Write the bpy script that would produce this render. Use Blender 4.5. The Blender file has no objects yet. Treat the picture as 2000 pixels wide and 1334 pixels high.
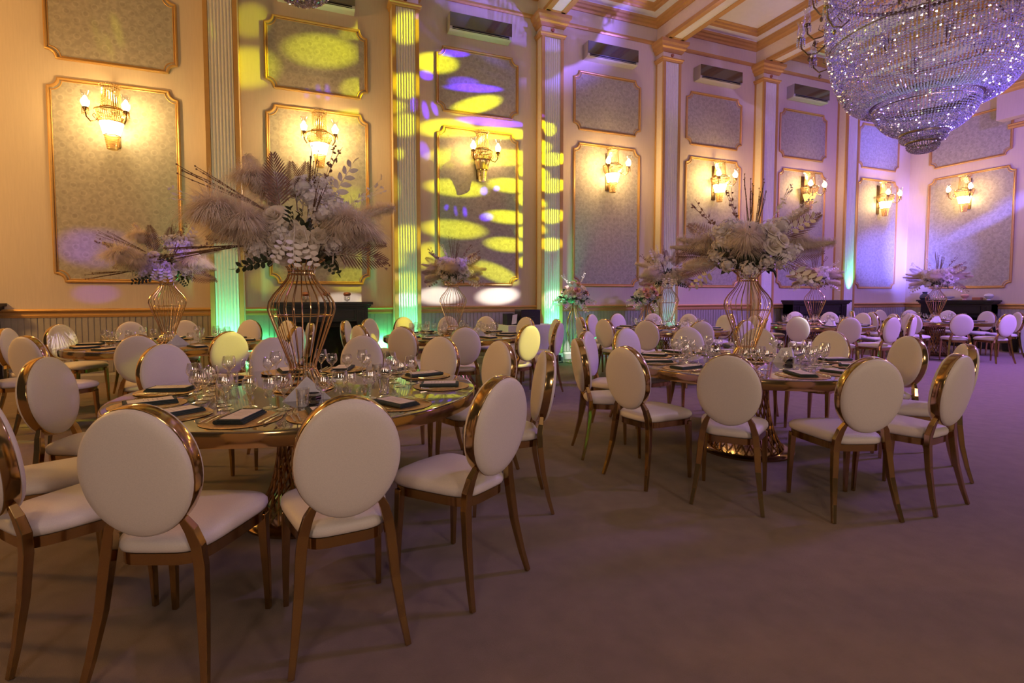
import bpy, math, random
from mathutils import Vector, Matrix, Quaternion
PI = math.pi
C = bpy.context.scene.collection
rnd = random.Random(7)
def R(d): return math.radians(d)

# ------------------------------------------------------------------ mesh builder
class MB:
    def __init__(s): s.v = []; s.f = []
    def add(s, vs, fs):
        n = len(s.v); s.v.extend([tuple(v) for v in vs]); s.f.extend([tuple(i + n for i in f) for f in fs]); return s
    def box(s, x0, x1, y0, y1, z0, z1):
        v = [(x0,y0,z0),(x1,y0,z0),(x1,y1,z0),(x0,y1,z0),(x0,y0,z1),(x1,y0,z1),(x1,y1,z1),(x0,y1,z1)]
        return s.add(v, [(0,3,2,1),(4,5,6,7),(0,1,5,4),(1,2,6,5),(2,3,7,6),(3,0,4,7)])
    def lathe(s, prof, n=24, c=(0,0,0), a0=0.0, a1=2*PI):
        full = abs(a1 - a0 - 2*PI) < 1e-6
        m = n if full else n + 1
        vs = []
        for r, z in prof:
            for i in range(m):
                a = a0 + (a1 - a0) * i / n
                vs.append((c[0] + r*math.cos(a), c[1] + r*math.sin(a), c[2] + z))
        fs = []
        for j in range(len(prof) - 1):
            for i in range(n):
                k = (i + 1) % m if full else i + 1
                fs.append((j*m+i, j*m+k, (j+1)*m+k, (j+1)*m+i))
        return s.add(vs, fs)
    def tube(s, pts, r, n=8, closed=False, flat=None, caps=True, phase=0.0):
        P = [Vector(p) for p in pts]; k = len(P)
        rs = r if isinstance(r, (list, tuple)) else [r]*k
        vs = []; prev = None
        for i in range(k):
            if closed: t = P[(i+1) % k] - P[i-1]
            else: t = P[min(i+1, k-1)] - P[max(i-1, 0)]
            if t.length < 1e-9: t = Vector((0,0,1))
            t.normalize()
            if prev is None:
                u = Vector((1,0,0)) if abs(t.x) < .8 else Vector((0,1,0))
            else: u = prev
            u = (u - t*u.dot(t)); u.normalize(); w = t.cross(u); prev = u
            rr = rs[i]; ra, rb = rr if isinstance(rr, tuple) else (rr, rr)
            for j in range(n):
                a = 2*PI*j/n + phase
                vs.append(P[i] + u*(ra*math.cos(a)) + w*(rb*math.sin(a)))
        fs = []
        for i in range(k if closed else k-1):
            for j in range(n):
                a = i*n + j; b = i*n + (j+1) % n; i2 = (i+1) % k
                fs.append((a, b, i2*n + (j+1) % n, i2*n + j))
        if caps and not closed:
            fs.append(tuple(range(n-1, -1, -1))); fs.append(tuple((k-1)*n + j for j in range(n)))
        return s.add(vs, fs)
    def ball(s, c, r, n=10, m=6, sz=1.0):
        pr = [(max(1e-4, r*math.sin(PI*j/m)), -r*sz*math.cos(PI*j/m)) for j in range(m+1)]
        return s.lathe(pr, n, c)
    def torus(s, R_, r, z=0.0, n=40, m=8, c=(0,0)):
        return s.tube([(c[0]+R_*math.cos(2*PI*i/n), c[1]+R_*math.sin(2*PI*i/n), z) for i in range(n)], r, m, closed=True)
    def merge(s, o, M=None):
        return s.add([(M @ Vector(v)) if M else v for v in o.v], o.f)
    def mesh(s, name, mat, smooth=True):
        me = bpy.data.meshes.new(name); me.from_pydata(s.v, [], s.f)
        if smooth: me.polygons.foreach_set('use_smooth', [True]*len(me.polygons))
        me.materials.append(mat); me.update()
        if smooth: me.set_sharp_from_angle(angle=R(42))
        return me
    def build(s, name, mat, parent=None, smooth=True, bevel=0.0, loc=None):
        return obj(name, s.mesh(name, mat, smooth), parent, bevel, loc)

def obj(name, me, parent=None, bevel=0.0, loc=None):
    o = bpy.data.objects.new(name, me); C.objects.link(o)
    if parent: o.parent = parent
    if loc: o.location = loc
    if bevel:
        b = o.modifiers.new('bevel', 'BEVEL'); b.width = bevel; b.segments = 2; b.limit_method = 'ANGLE'
    return o
def tag(o, label, cat, group=None):
    o['label'] = label; o['category'] = cat
    if group: o['group'] = group
    return o
def thing(name, label, cat, loc=(0,0,0), rz=0.0, group=None):
    o = bpy.data.objects.new(name, None); C.objects.link(o); o.empty_display_size = .1
    o.location = loc; o.rotation_euler = (0,0,rz)
    return tag(o, label, cat, group)
def struct(o): o['kind'] = 'structure'; return o
def dup(root, loc, rz, label, group=None, kids=None):
    kids = kids or KIDS[root.name]
    r = root.copy(); C.objects.link(r); r.location = loc; r.rotation_euler = (0,0,rz); r['label'] = label
    if group: r['group'] = group
    for ch, gs in kids:
        c = ch.copy(); C.objects.link(c); c.parent = r
        for g in gs:
            d = g.copy(); C.objects.link(d); d.parent = c
    return r
KIDS = {}
def remember(root):
    KIDS[root.name] = [(c, [g for g in bpy.data.objects if g.parent == c]) for c in bpy.data.objects if c.parent == root]
    return root

# ------------------------------------------------------------------ materials
def mat(name, col, rough=.5, metal=0.0, spec=.5, noise=None, bump=None, emit=None, sheen=0.0, coat=0.0):
    m = bpy.data.materials.new(name); m.use_nodes = True; nt = m.node_tree; b = nt.nodes['Principled BSDF']
    b.inputs['Base Color'].default_value = (*col, 1); b.inputs['Roughness'].default_value = rough
    b.inputs['Metallic'].default_value = metal; b.inputs['Specular IOR Level'].default_value = spec
    b.inputs['Coat Weight'].default_value = coat
    if sheen: b.inputs['Sheen Weight'].default_value = sheen
    if emit: b.inputs['Emission Color'].default_value = (*emit[0], 1); b.inputs['Emission Strength'].default_value = emit[1]
    tc = nt.nodes.new('ShaderNodeTexCoord')
    if noise:
        sc, amt = noise[:2]
        n = nt.nodes.new('ShaderNodeTexNoise'); n.inputs['Scale'].default_value = sc; n.inputs['Detail'].default_value = 4
        if len(noise) > 2:
            mp = nt.nodes.new('ShaderNodeMapping'); mp.inputs['Scale'].default_value = noise[2]
            nt.links.new(tc.outputs['Object'], mp.inputs['Vector']); nt.links.new(mp.outputs[0], n.inputs['Vector'])
        else: nt.links.new(tc.outputs['Object'], n.inputs['Vector'])
        cr = nt.nodes.new('ShaderNodeValToRGB'); cr.color_ramp.elements[0].position = .3; cr.color_ramp.elements[1].position = .7
        cr.color_ramp.elements[0].color = (*[c*(1-amt) for c in col], 1); cr.color_ramp.elements[1].color = (*[min(1, c*(1+amt)) for c in col], 1)
        nt.links.new(n.outputs['Fac'], cr.inputs['Fac']); nt.links.new(cr.outputs['Color'], b.inputs['Base Color'])
    if bump:
        sc, st = bump[:2]
        n = nt.nodes.new('ShaderNodeTexNoise'); n.inputs['Scale'].default_value = sc; n.inputs['Detail'].default_value = 2
        nt.links.new(tc.outputs['Object'], n.inputs['Vector'])
        bp = nt.nodes.new('ShaderNodeBump'); bp.inputs['Strength'].default_value = st; bp.inputs['Distance'].default_value = .01
        nt.links.new(n.outputs['Fac'], bp.inputs['Height']); nt.links.new(bp.outputs['Normal'], b.inputs['Normal'])
    return m

def translucent(m, k):
    nt = m.node_tree; b = nt.nodes['Principled BSDF']; out = [n for n in nt.nodes if n.type == 'OUTPUT_MATERIAL'][0]
    t = nt.nodes.new('ShaderNodeBsdfTranslucent'); mx = nt.nodes.new('ShaderNodeMixShader'); mx.inputs[0].default_value = k
    src = b.inputs['Base Color'].links[0].from_socket if b.inputs['Base Color'].links else None
    if src: nt.links.new(src, t.inputs['Color'])
    nt.links.new(b.outputs[0], mx.inputs[1]); nt.links.new(t.outputs[0], mx.inputs[2]); nt.links.new(mx.outputs[0], out.inputs['Surface']); return m
def glass_mat(name, tint=(1,1,1), base=.08, k=.85, rough=.02, diff=0.0, gcol=(1,1,1)):
    m = bpy.data.materials.new(name); m.use_nodes = True; nt = m.node_tree; nt.nodes.clear()
    out = nt.nodes.new('ShaderNodeOutputMaterial'); mx = nt.nodes.new('ShaderNodeMixShader')
    tr = nt.nodes.new('ShaderNodeBsdfTransparent'); tr.inputs['Color'].default_value = (*tint, 1)
    gl = nt.nodes.new('ShaderNodeBsdfGlossy'); gl.inputs['Roughness'].default_value = rough; gl.inputs['Color'].default_value = (*gcol, 1)
    lw = nt.nodes.new('ShaderNodeLayerWeight'); lw.inputs['Blend'].default_value = .35
    mr = nt.nodes.new('ShaderNodeMapRange'); mr.inputs['To Min'].default_value = base; mr.inputs['To Max'].default_value = k
    nt.links.new(lw.outputs['Facing'], mr.inputs['Value']); nt.links.new(mr.outputs[0], mx.inputs['Fac'])
    nt.links.new(tr.outputs[0], mx.inputs[1])
    if diff:
        df = nt.nodes.new('ShaderNodeBsdfDiffuse'); df.inputs['Color'].default_value = (.9*gcol[0],.9*gcol[1],.95*gcol[2],1)
        m2 = nt.nodes.new('ShaderNodeMixShader'); m2.inputs['Fac'].default_value = diff
        nt.links.new(gl.outputs[0], m2.inputs[1]); nt.links.new(df.outputs[0], m2.inputs[2]); nt.links.new(m2.outputs[0], mx.inputs[2])
    else: nt.links.new(gl.outputs[0], mx.inputs[2])
    nt.links.new(mx.outputs[0], out.inputs['Surface']); return m

def emis(name, col, st):
    m = bpy.data.materials.new(name); m.use_nodes = True; nt = m.node_tree; nt.nodes.clear()
    out = nt.nodes.new('ShaderNodeOutputMaterial'); e = nt.nodes.new('ShaderNodeEmission')
    e.inputs['Color'].default_value = (*col, 1); e.inputs['Strength'].default_value = st
    nt.links.new(e.outputs[0], out.inputs['Surface']); return m

def damask_mat():
    m = mat('damask wallpaper', (.40,.37,.33), .6); nt = m.node_tree; b = nt.nodes['Principled BSDF']
    tc = [n for n in nt.nodes if n.type == 'TEX_COORD'][0]
    def N(t, **k):
        n = nt.nodes.new(t)
        for a, v in k.items(): setattr(n, a, v)
        return n
    # staggered lattice of rosettes: distance to cell centre, in object space (x,y collapse along the wall)
    sx = N('ShaderNodeSeparateXYZ'); nt.links.new(tc.outputs['Object'], sx.inputs[0])
    h = N('ShaderNodeMath', operation='ADD'); nt.links.new(sx.outputs['X'], h.inputs[0]); nt.links.new(sx.outputs['Y'], h.inputs[1])
    cb = N('ShaderNodeCombineXYZ'); nt.links.new(h.outputs[0], cb.inputs['X']); nt.links.new(sx.outputs['Z'], cb.inputs['Y'])
    rot = N('ShaderNodeMapping'); rot.inputs['Rotation'].default_value = (0,0,R(45)); nt.links.new(cb.outputs[0], rot.inputs['Vector'])
    vo = N('ShaderNodeTexVoronoi'); vo.voronoi_dimensions = '2D'; vo.inputs['Scale'].default_value = 6.2; vo.inputs['Randomness'].default_value = 0
    nt.links.new(rot.outputs[0], vo.inputs['Vector'])
    cr = N('ShaderNodeValToRGB'); el = cr.color_ramp.elements
    el[0].position = 0; el[0].color = (.37,.345,.30,1); el[1].position = 1; el[1].color = (.42,.39,.345,1)
    for p, c in ((.17,(.375,.35,.305)), (.22,(.445,.418,.372)), (.27,(.445,.418,.372)), (.32,(.39,.365,.32)), (.5,(.41,.385,.338))):
        e = el.new(p); e.color = (*c, 1)
    nt.links.new(vo.outputs['Distance'], cr.inputs['Fac'])
    no = N('ShaderNodeTexNoise'); no.inputs['Scale'].default_value = 14; nt.links.new(tc.outputs['Object'], no.inputs['Vector'])
    cr2 = N('ShaderNodeValToRGB'); cr2.color_ramp.elements[0].position = .4; cr2.color_ramp.elements[1].position = .6
    cr2.color_ramp.elements[0].color = (.86,.86,.86,1); cr2.color_ramp.elements[1].color = (1.06,1.06,1.06,1)
    nt.links.new(no.outputs['Fac'], cr2.inputs['Fac'])
    mx = N('ShaderNodeMix', data_type='RGBA', blend_type='MULTIPLY'); mx.inputs[0].default_value = 1
    nt.links.new(cr.outputs[0], mx.inputs[6]); nt.links.new(cr2.outputs[0], mx.inputs[7]); nt.links.new(mx.outputs[2], b.inputs['Base Color'])
    return m

M = {}
M['wall'] = mat('cream linen wallpaper', (.66,.565,.46), .7, noise=(60,.03,(1,1,.06)), bump=(160,.12))
M['damask'] = damask_mat()
M['goldpaint'] = mat('gilded moulding', (.58,.345,.12), .42, .35, noise=(12,.04))
M['white'] = mat('white painted plaster', (.80,.78,.75), .55, noise=(20,.03))
M['cream'] = mat('cream painted plaster', (.72,.62,.49), .6, noise=(20,.03))
M['ceil'] = mat('ceiling paint', (.86,.84,.81), .7, noise=(8,.02))
M['dado'] = mat('beadboard paint', (.40,.375,.32), .55, noise=(20,.05))
M['carpet'] = mat('brown carpet', (.235,.165,.125), .95, spec=.15, noise=(9,.10), bump=(420,.5), sheen=.15)
M['uph'] = mat('cream leatherette', (.74,.665,.60), .42, spec=.45, noise=(300,.05), bump=(650,.10))
M['gold'] = mat('polished gold steel', (.50,.335,.145), .14, 1.0, noise=(3,.06))
M['rosegold'] = mat('rose gold wire', (.66,.44,.235), .2, 1.0, noise=(4,.05))
M['mirror'] = mat('smoked mirror glass', (.30,.285,.25), .05, .92, coat=.4, noise=(2,.04))
M['rod'] = mat('bronze rod', (.42,.235,.085), .22, 1.0, noise=(6,.08))
M['charger'] = mat('woven gold placemat', (.58,.37,.15), .38, .55, noise=(90,.25), bump=(220,.5))
M['napkin'] = mat('dark green napkin cloth', (.035,.05,.045), .8, noise=(120,.2), bump=(400,.3))
M['card'] = mat('cream menu card', (.78,.68,.58), .6, noise=(40,.03))
M['ink'] = mat('printed brown ink', (.52,.43,.35), .7, noise=(50,.1))
M['steel'] = mat('polished cutlery steel', (.78,.72,.62), .12, 1.0, noise=(8,.05))
M['glass'] = glass_mat('clear stemware', (.97,.97,.96), .12, 1.0)
M['smoke'] = glass_mat('smoked glass', (.34,.34,.37), .18, .8)
M['crystal'] = glass_mat('cut crystal beads', (.48,.46,.54), .66, .97, .09, diff=.13)
M['crystalgold'] = glass_mat('warm crystal beads', (.85,.66,.36), .62, .95, .12, diff=.45, gcol=(1,.78,.42))
M['shade'] = glass_mat('tulip shade glass', (.92,.92,.95), .16, .9, .05, diff=.12)
M['cloth'] = mat('white table linen', (.78,.77,.76), .8, noise=(60,.04), bump=(300,.2))
M['rose'] = mat('ivory rose petal', (.88,.81,.71), .6, noise=(25,.06), sheen=.2)
M['fluff'] = mat('bleached floret', (.88,.84,.83), .7, noise=(30,.06))
M['pampas'] = mat('dried pampas', (.90,.79,.66), .85, noise=(35,.12), sheen=.3)
for k_ in ('rose','fluff','pampas'): translucent(M[k_], .32)
M['whiteleaf'] = mat('bleached leaf', (.83,.77,.72), .6, noise=(30,.05))
M['palm'] = mat('dried palm blade', (.25,.135,.105), .6, noise=(40,.25))
M['twig'] = mat('glittered brown twig', (.16,.085,.05), .5, .2, noise=(80,.4))
M['green'] = mat('dark foliage', (.035,.05,.022), .55, noise=(30,.3))
M['pink'] = mat('blush petal', (.72,.42,.36), .6, noise=(30,.1))
M['black'] = mat('black painted wood', (.012,.008,.011), .45, noise=(40,.3))
M['firebox_black'] = mat('dark firebox', (.006,.006,.006), .9, noise=(20,.3))  # near-black firebox interior
M['acwhite'] = mat('white plastic housing', (.50,.48,.44), .4, noise=(10,.03))
M['acglass'] = mat('grey mirrored front panel', (.15,.145,.14), .07, .75, coat=.5, noise=(5,.05))
M['acdark'] = mat('dark air slot', (.01,.01,.012), .5, noise=(30,.2))
M['metal'] = mat('aged chandelier frame', (.16,.11,.055), .35, .9, noise=(30,.2))
M['lampglow'] = emis('lit lamp shade', (1,.72,.32), 26)
M['bowlglow'] = emis('lit crystal bowl', (1,.70,.28), 22)
M['dimglow'] = emis('dimly lit crystal bowl', (1,.56,.14), 2.2)
M['beadwire'] = glass_mat('hanging bead strand', (.9,.9,.9), .35, .95, .05, diff=.5)
M['copper'] = mat('rose copper candle', (.42,.16,.10), .4, .3, noise=(30,.1))
M['paper'] = mat('white paper', (.8,.8,.8), .7, noise=(30,.04))
M['rubber'] = mat('black plastic', (.02,.02,.02), .5, noise=(30,.2))

# ------------------------------------------------------------------ camera (fitted to the photograph)
FPX, YAW, PITCH, CY = 1005.756, .378226, .049215, 627.54
cd = bpy.data.cameras.new('camera'); cam = bpy.data.objects.new('camera', cd); C.objects.link(cam)
cam.location = (0,0,1.32); cam.rotation_euler = (PI/2 - PITCH, 0, -YAW)
cd.sensor_width = 36; cd.lens = FPX/2000*36; cd.shift_y = (CY - 667)/2000; cd.clip_start = .05; cd.clip_end = 100
bpy.context.scene.camera = cam
FW = Vector((math.sin(YAW)*math.cos(PITCH), math.cos(YAW)*math.cos(PITCH), -math.sin(PITCH)))
RT = Vector((math.cos(YAW), -math.sin(YAW), 0)); UP = RT.cross(FW)
def ray(x, y): return FW + RT*((x-1000)/FPX) - UP*((y-CY)/FPX)
def on_y(x, y, Y): d = ray(x, y); return d*(Y/d.y) + Vector((0,0,1.32))
def on_x(x, y, X): d = ray(x, y); return d*(X/d.x) + Vector((0,0,1.32))
def on_z(x, y, Z): d = ray(x, y); return d*((Z-1.32)/d.z) + Vector((0,0,1.32))

# ------------------------------------------------------------------ room shell
D, XE = 9.58, 15.945
XW, YN, HC = -9.0, -4.0, 7.45
struct(MB().box(XW, XE+.3, YN, D+.3, -.1, 0).build('floor', M['carpet'], smooth=False))
struct(MB().box(XW, XE+.3, YN, D+.3, HC, HC+.1).build('ceiling', M['ceil'], smooth=False))
struct(MB().box(XW, XE+.2, D, D+.2, 0, HC).build('wall_back', M['wall'], smooth=False))
struct(MB().box(XE, XE+.2, YN, D, 0, HC).build('wall_right', M['wall'], smooth=False))
TN = [0]
def trim(mb, m, parent=None, name=None, smooth=False, bevel=0):
    if parent: return mb.build(name, m, parent, smooth, bevel)
    TN[0] += 1
    return struct(mb.build('trim_%d' % TN[0], m, None, smooth, bevel))
PK = {k: 4.565 + (k-3)*2.874 for k in range(-1, 7)}
# dado: beadboard, chair rail, skirting
def bead(along, n0, n1, fixed, face):
    mb = MB(); step = .075; x = n0
    while x < n1:
        a, b = x + .008, min(x + step - .008, n1)
        if along == 'x': mb.box(a, b, fixed-.016, fixed, .16, 1.02)
        else: mb.box(fixed-.016, fixed, a, b, .16, 1.02)
        x += step
    return mb
b1 = bead('x', XW, XE-.02, D, 0); b1.box(XW, XE, D-.008, D, .12, 1.02)
trim(b1, M['dado'])
b2 = bead('y', 1.0, D-.02, XE, 0); b2.box(XE-.008, XE, YN, D, .12, 1.02)
trim(b2, M['dado'])
def rail_x(x0, x1, y, prof):      # prof: list of (out, z)
    n = len(prof); vs = [(x0, y-o, z) for o, z in prof] + [(x1, y-o, z) for o, z in prof]
    return MB().add(vs, [(i, i+n, (i+1) % n + n, (i+1) % n) for i in range(n)] + [tuple(range(n)), tuple(range(2*n-1, n-1, -1))])
def rail_y(y0, y1, x, prof):
    n = len(prof); vs = [(x-o, y0, z) for o, z in prof] + [(x-o, y1, z) for o, z in prof]
    return MB().add(vs, [(i, (i+1) % n, (i+1) % n + n, i+n) for i in range(n)] + [tuple(range(n)), tuple(range(2*n-1, n-1, -1))])
DADO = [(0,1.0),(.025,1.0),(.03,1.03),(.02,1.045),(.02,1.075),(.045,1.085),(.055,1.105),(.045,1.126),(0,1.13)]
trim(rail_x(XW, XE, D, DADO), M['goldpaint']); trim(rail_y(YN, D, XE, DADO), M['goldpaint'])
SK = [(0,0),(.03,0),(.03,.11),(.018,.14),(0,.145)]
struct(rail_x(XW, XE, D, SK).build('baseboard_back', M['dado'], smooth=False)); struct(rail_y(YN, D, XE, SK).build('baseboard_right', M['dado'], smooth=False))
# upper gilded strip on the wall below the frieze
ST = [(0,6.79),(.02,6.79),(.035,6.82),(.035,6.86),(0,6.875)]
trim(rail_x(XW, XE, D, ST), M['goldpaint']); trim(rail_y(7.55, D, XE, ST), M['goldpaint'])

# wall panels with scooped corners
def outline(w, h, r, step=.025, n=7):
    pts = []
    def corner(cx, cy, a0):
        for i in range(n+1):
            a = a0 - (PI/2)*i/n
            pts.append((cx + r*math.cos(a), cy + r*math.sin(a)))
    # start bottom-left going counter-clockwise; concave arcs centred on the corners, with little steps
    s = step
    pts.append((-w/2+r+s, -h/2)); pts.append((w/2-r-s, -h/2)); corner(w/2, -h/2, PI)
    pts.append((w/2, -h/2+r+s)); pts.append((w/2, h/2-r-s)); corner(w/2, h/2, 1.5*PI)
    pts.append((w/2-r-s, h/2)); pts.append((-w/2+r+s, h/2)); corner(-w/2, h/2, 2*PI)
    pts.append((-w/2, h/2-r-s)); pts.append((-w/2, -h/2+r+s)); corner(-w/2, -h/2, PI/2)
    return pts
def panel(center, w, h, wall):
    r = .125; o2 = outline(w-.044, h-.044, r)
    if wall == 'back': f = lambda u, v, d: (center[0]+u, D-d, center[1]+v)
    else: f = lambda u, v, d: (XE-d, center[0]-u, center[1]+v)
    mb = MB(); mb.tube([f(u, v, .012) for u, v in o2], [(.022,.022)]*len(o2), 8, closed=True)
    o3 = outline(w-.108, h-.108, r+.01)
    mb.tube([f(u, v, .006) for u, v in o3], .009, 6, closed=True)
    fr = trim(mb, M['goldpaint'], smooth=True)
    ins = MB(); n = len(o2)
    ins.add([f(u, v, .006) for u, v in o2] + [f(0, 0, .006)], [(i, (i+1) % n, n) for i in range(n)])
    ins.build('panel_wallpaper', M['damask'], fr, smooth=False)
PX0, PB, PW = -3.465, 2.8738, 1.662
for k in range(1, 8):
    cx = PX0 + PB*(k-1) + PW/2
    panel((cx, (1.514+4.51)/2), PW, 4.51-1.514, 'back')
    panel((cx, (4.755+5.967)/2), PW, 5.967-4.755, 'back')
ey = (9.086+7.178)/2
panel((ey, (1.514+4.51)/2), 9.086-7.178, 4.51-1.514, 'right')
panel((ey+.05, (4.755+5.967)/2), 9.086-7.178-.1, 5.967-4.755, 'right')
for yy in (ey-3.6, ey-6.2):
    panel((yy, (1.514+4.51)/2), 1.9, 4.51-1.514, 'right')

# fluted pilasters with gilded capitals
def cap_ring(mb, x0, x1, y0, prof):    # wraps three sides of a pilaster; prof (out, z) closed loop against the wall
    n = len(prof); vs = []
    for fx, fy in ((x0, 'w'), (x0, 'f'), (x1, 'f'), (x1, 'w')):
        sg = -1 if fx == x0 else 1
        for o, z in prof: vs.append((fx + sg*o, (D if fy == 'w' else y0 - o), z))
    fs = []
    for s_ in range(3):
        for i in range(n):
            j = (i+1) % n; a, b = s_*n, (s_+1)*n
            fs.append((a+i, b+i, b+j, a+j))
    fs.append(tuple(range(n))); fs.append(tuple(range(4*n-1, 3*n-1, -1)))
    mb.add(vs, fs); return mb
def pilaster(x):
    h, yf = .232, D - .25
    root = trim(MB().box(x-h, x+h, yf, D, 0, 6.82), M['cream'])
    # flutes
    mb = MB(); w = .165; nf = 7; z0, z1 = .22, 6.36; xs = []
    for i in range(nf):
        a = x - w + 2*w*i/nf; b = a + 2*w/nf; rib = .007
        xs.append((a, -.016))
        for q in range(7):
            t = q/6; xs.append((a+rib + (b-a-2*rib)*t, -.016 + .015*math.sin(PI*t)))
        xs.append((b, -.016))
    n = len(xs); vs = [(px, yf+dy, z0) for px, dy in xs] + [(px, yf+dy, z1) for px, dy in xs]
    mb.add(vs, [(i, i+1, i+1+n, i+n) for i in range(n-1)])
    mb.box(x-w, x+w, yf-.001, yf+.002, z0, z1)
    mb.build('fluted_face', M['white'], root, smooth=False)
    g = MB()
    for sg in (-1, 1):
        xa, xb = sorted((x+sg*.172, x+sg*.235)); g.box(xa, xb, yf-.022, yf+.02, .16, 6.4)
        xa, xb = sorted((x+sg*.231, x+sg*.238)); g.box(xa, xb, D-.05, D, .16, 6.4)
    g.build('gilded_edge', M['goldpaint'], root, smooth=False)
    MB().box(x-.25, x+.25, yf-.03, D, 0, .16).build('plinth', M['cream'], root, smooth=False)
    cp = MB()
    cap_ring(cp, x-h, x+h, yf, [(0,6.37),(.03,6.38),(.035,6.41),(.055,6.425),(.055,6.45),(.02,6.465),(0,6.465)])
    cap_ring(cp, x-h, x+h, yf, [(0,6.565),(.02,6.57),(.045,6.60),(.05,6.63),(.085,6.655),(.09,6.70),(.125,6.735),(.13,6.80),(0,6.82)])
    cp.build('capital', M['goldpaint'], root, smooth=False)
    MB().tube([(x, yf+.005, 6.515), (x, yf-.03, 6.515)], [.038, .03], 14).build('rosette', M['copper'], root, smooth=True)
for k in range(1, 7): pilaster(PK[k])

# beams and coffers
def loft(x0, x1, y0, y1, prof):
    mb = MB(); vs = []
    for i, z in prof: vs += [(x0+i, y0+i, z), (x1-i, y0+i, z), (x1-i, y1-i, z), (x0+i, y1-i, z)]
    fs = []
    for j in range(len(prof)-1):
        for i in range(4):
            k = (i+1) % 4; fs.append((j*4+k, j*4+i, (j+1)*4+i, (j+1)*4+k))
    return mb.add(vs, fs)
BY0 = 2.2
for k in sorted(PK):
    x = PK[k]
    bm = trim(MB().box(x-.21, x+.21, BY0, D, 6.83, HC), M['cream'])
    g = MB()
    for sg in (-1, 1):
        a, b = sorted((x+sg*.115, x+sg*.225)); g.box(a, b, BY0, D-.3, 6.80, 6.875)
    g.box(x-.2, x+.2, D-.42, D-.3, 6.80, 6.84)
    g.build('gilded_edge', M['goldpaint'], bm, smooth=False)
    MB().box(x-.115, x+.115, BY0, D-.42, 6.815, 6.835).build('soffit_strip', M['white'], bm, smooth=False)
G1 = [(0,7.15),(.025,7.15),(.04,7.19),(.075,7.21),(.085,7.25),(.115,7.265),(.12,7.31)]
W1 = [(.12,7.31),(.12,7.325),(.27,7.335)]
G2 = [(.27,7.335),(.285,7.335),(.30,7.37),(.335,7.385),(.345,7.42),(.38,7.435),(.385,7.449)]
ks = sorted(PK)
for a, b in list(zip(ks, ks[1:])) + [(6, 7)]:
    x0 = PK[a] + .21; x1 = PK[b] - .21 if b in PK else XE
    c = trim(loft(x0, x1, BY0, D, G1), M['goldpaint'])
    loft(x0, x1, BY0, D, W1).build('plaster_step', M['white'], c, smooth=False)
    loft(x0, x1, BY0, D, G2).build('inner_moulding', M['goldpaint'], c, smooth=False)
# cross beam closing the coffers towards the room
trim(MB().box(XW, XE, BY0-.4, BY0, 6.83, HC), M['cream'])
# bulkhead on the end wall with gilded cornice
bk = trim(MB().box(XE-.30, XE, 1.0, 7.50, 5.57, 6.28), M['wall'])
rail_y(1.0, 7.58, XE-.28, [(0,6.16),(.03,6.17),(.05,6.21),(.085,6.23),(.10,6.29),(.13,6.31),(.13,6.35),(0,6.36)]).build('cornice', M['goldpaint'], bk, smooth=False)
rail_y(1.0, 7.38, XE, [(0,5.36),(.03,5.37),(.05,5.41),(.04,5.44),(.06,5.47),(0,5.50)]).build('lower_moulding', M['goldpaint'], bk, smooth=False)
# ------------------------------------------------------------------ chairs
def seat_outline(n, s=1.0):
    pts = []
    for i in range(n):
        t = 2*PI*i/n; c, sn = math.cos(t), math.sin(t)
        sx = math.copysign(abs(c)**.40, c); sy = math.copysign(abs(sn)**.42, sn)
        y = .03 + .22*sy; w = .150 + .075*(sy+1)/2
        bow = .028*math.cos(sx*PI/2) if sy > 0 else 0.0
        pts.append((sx*w*s, (y + bow*max(0, sy) - .03)*s + .03))
    return pts
def pillow(out, c, levels):
    n = len(out); vs = []
    for sc, z in levels: vs += [(c[0] + (x-c[0])*sc, c[1] + (y-c[1])*sc, z) for x, y in out]
    fs = []
    for j in range(len(levels)-1):
        for i in range(n): fs.append((j*n+i, j*n+(i+1) % n, (j+1)*n+(i+1) % n, (j+1)*n+i))
    fs.append(tuple(range(n-1, -1, -1))); fs.append(tuple((len(levels)-1)*n + i for i in range(n)))
    return MB().add(vs, fs)
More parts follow.
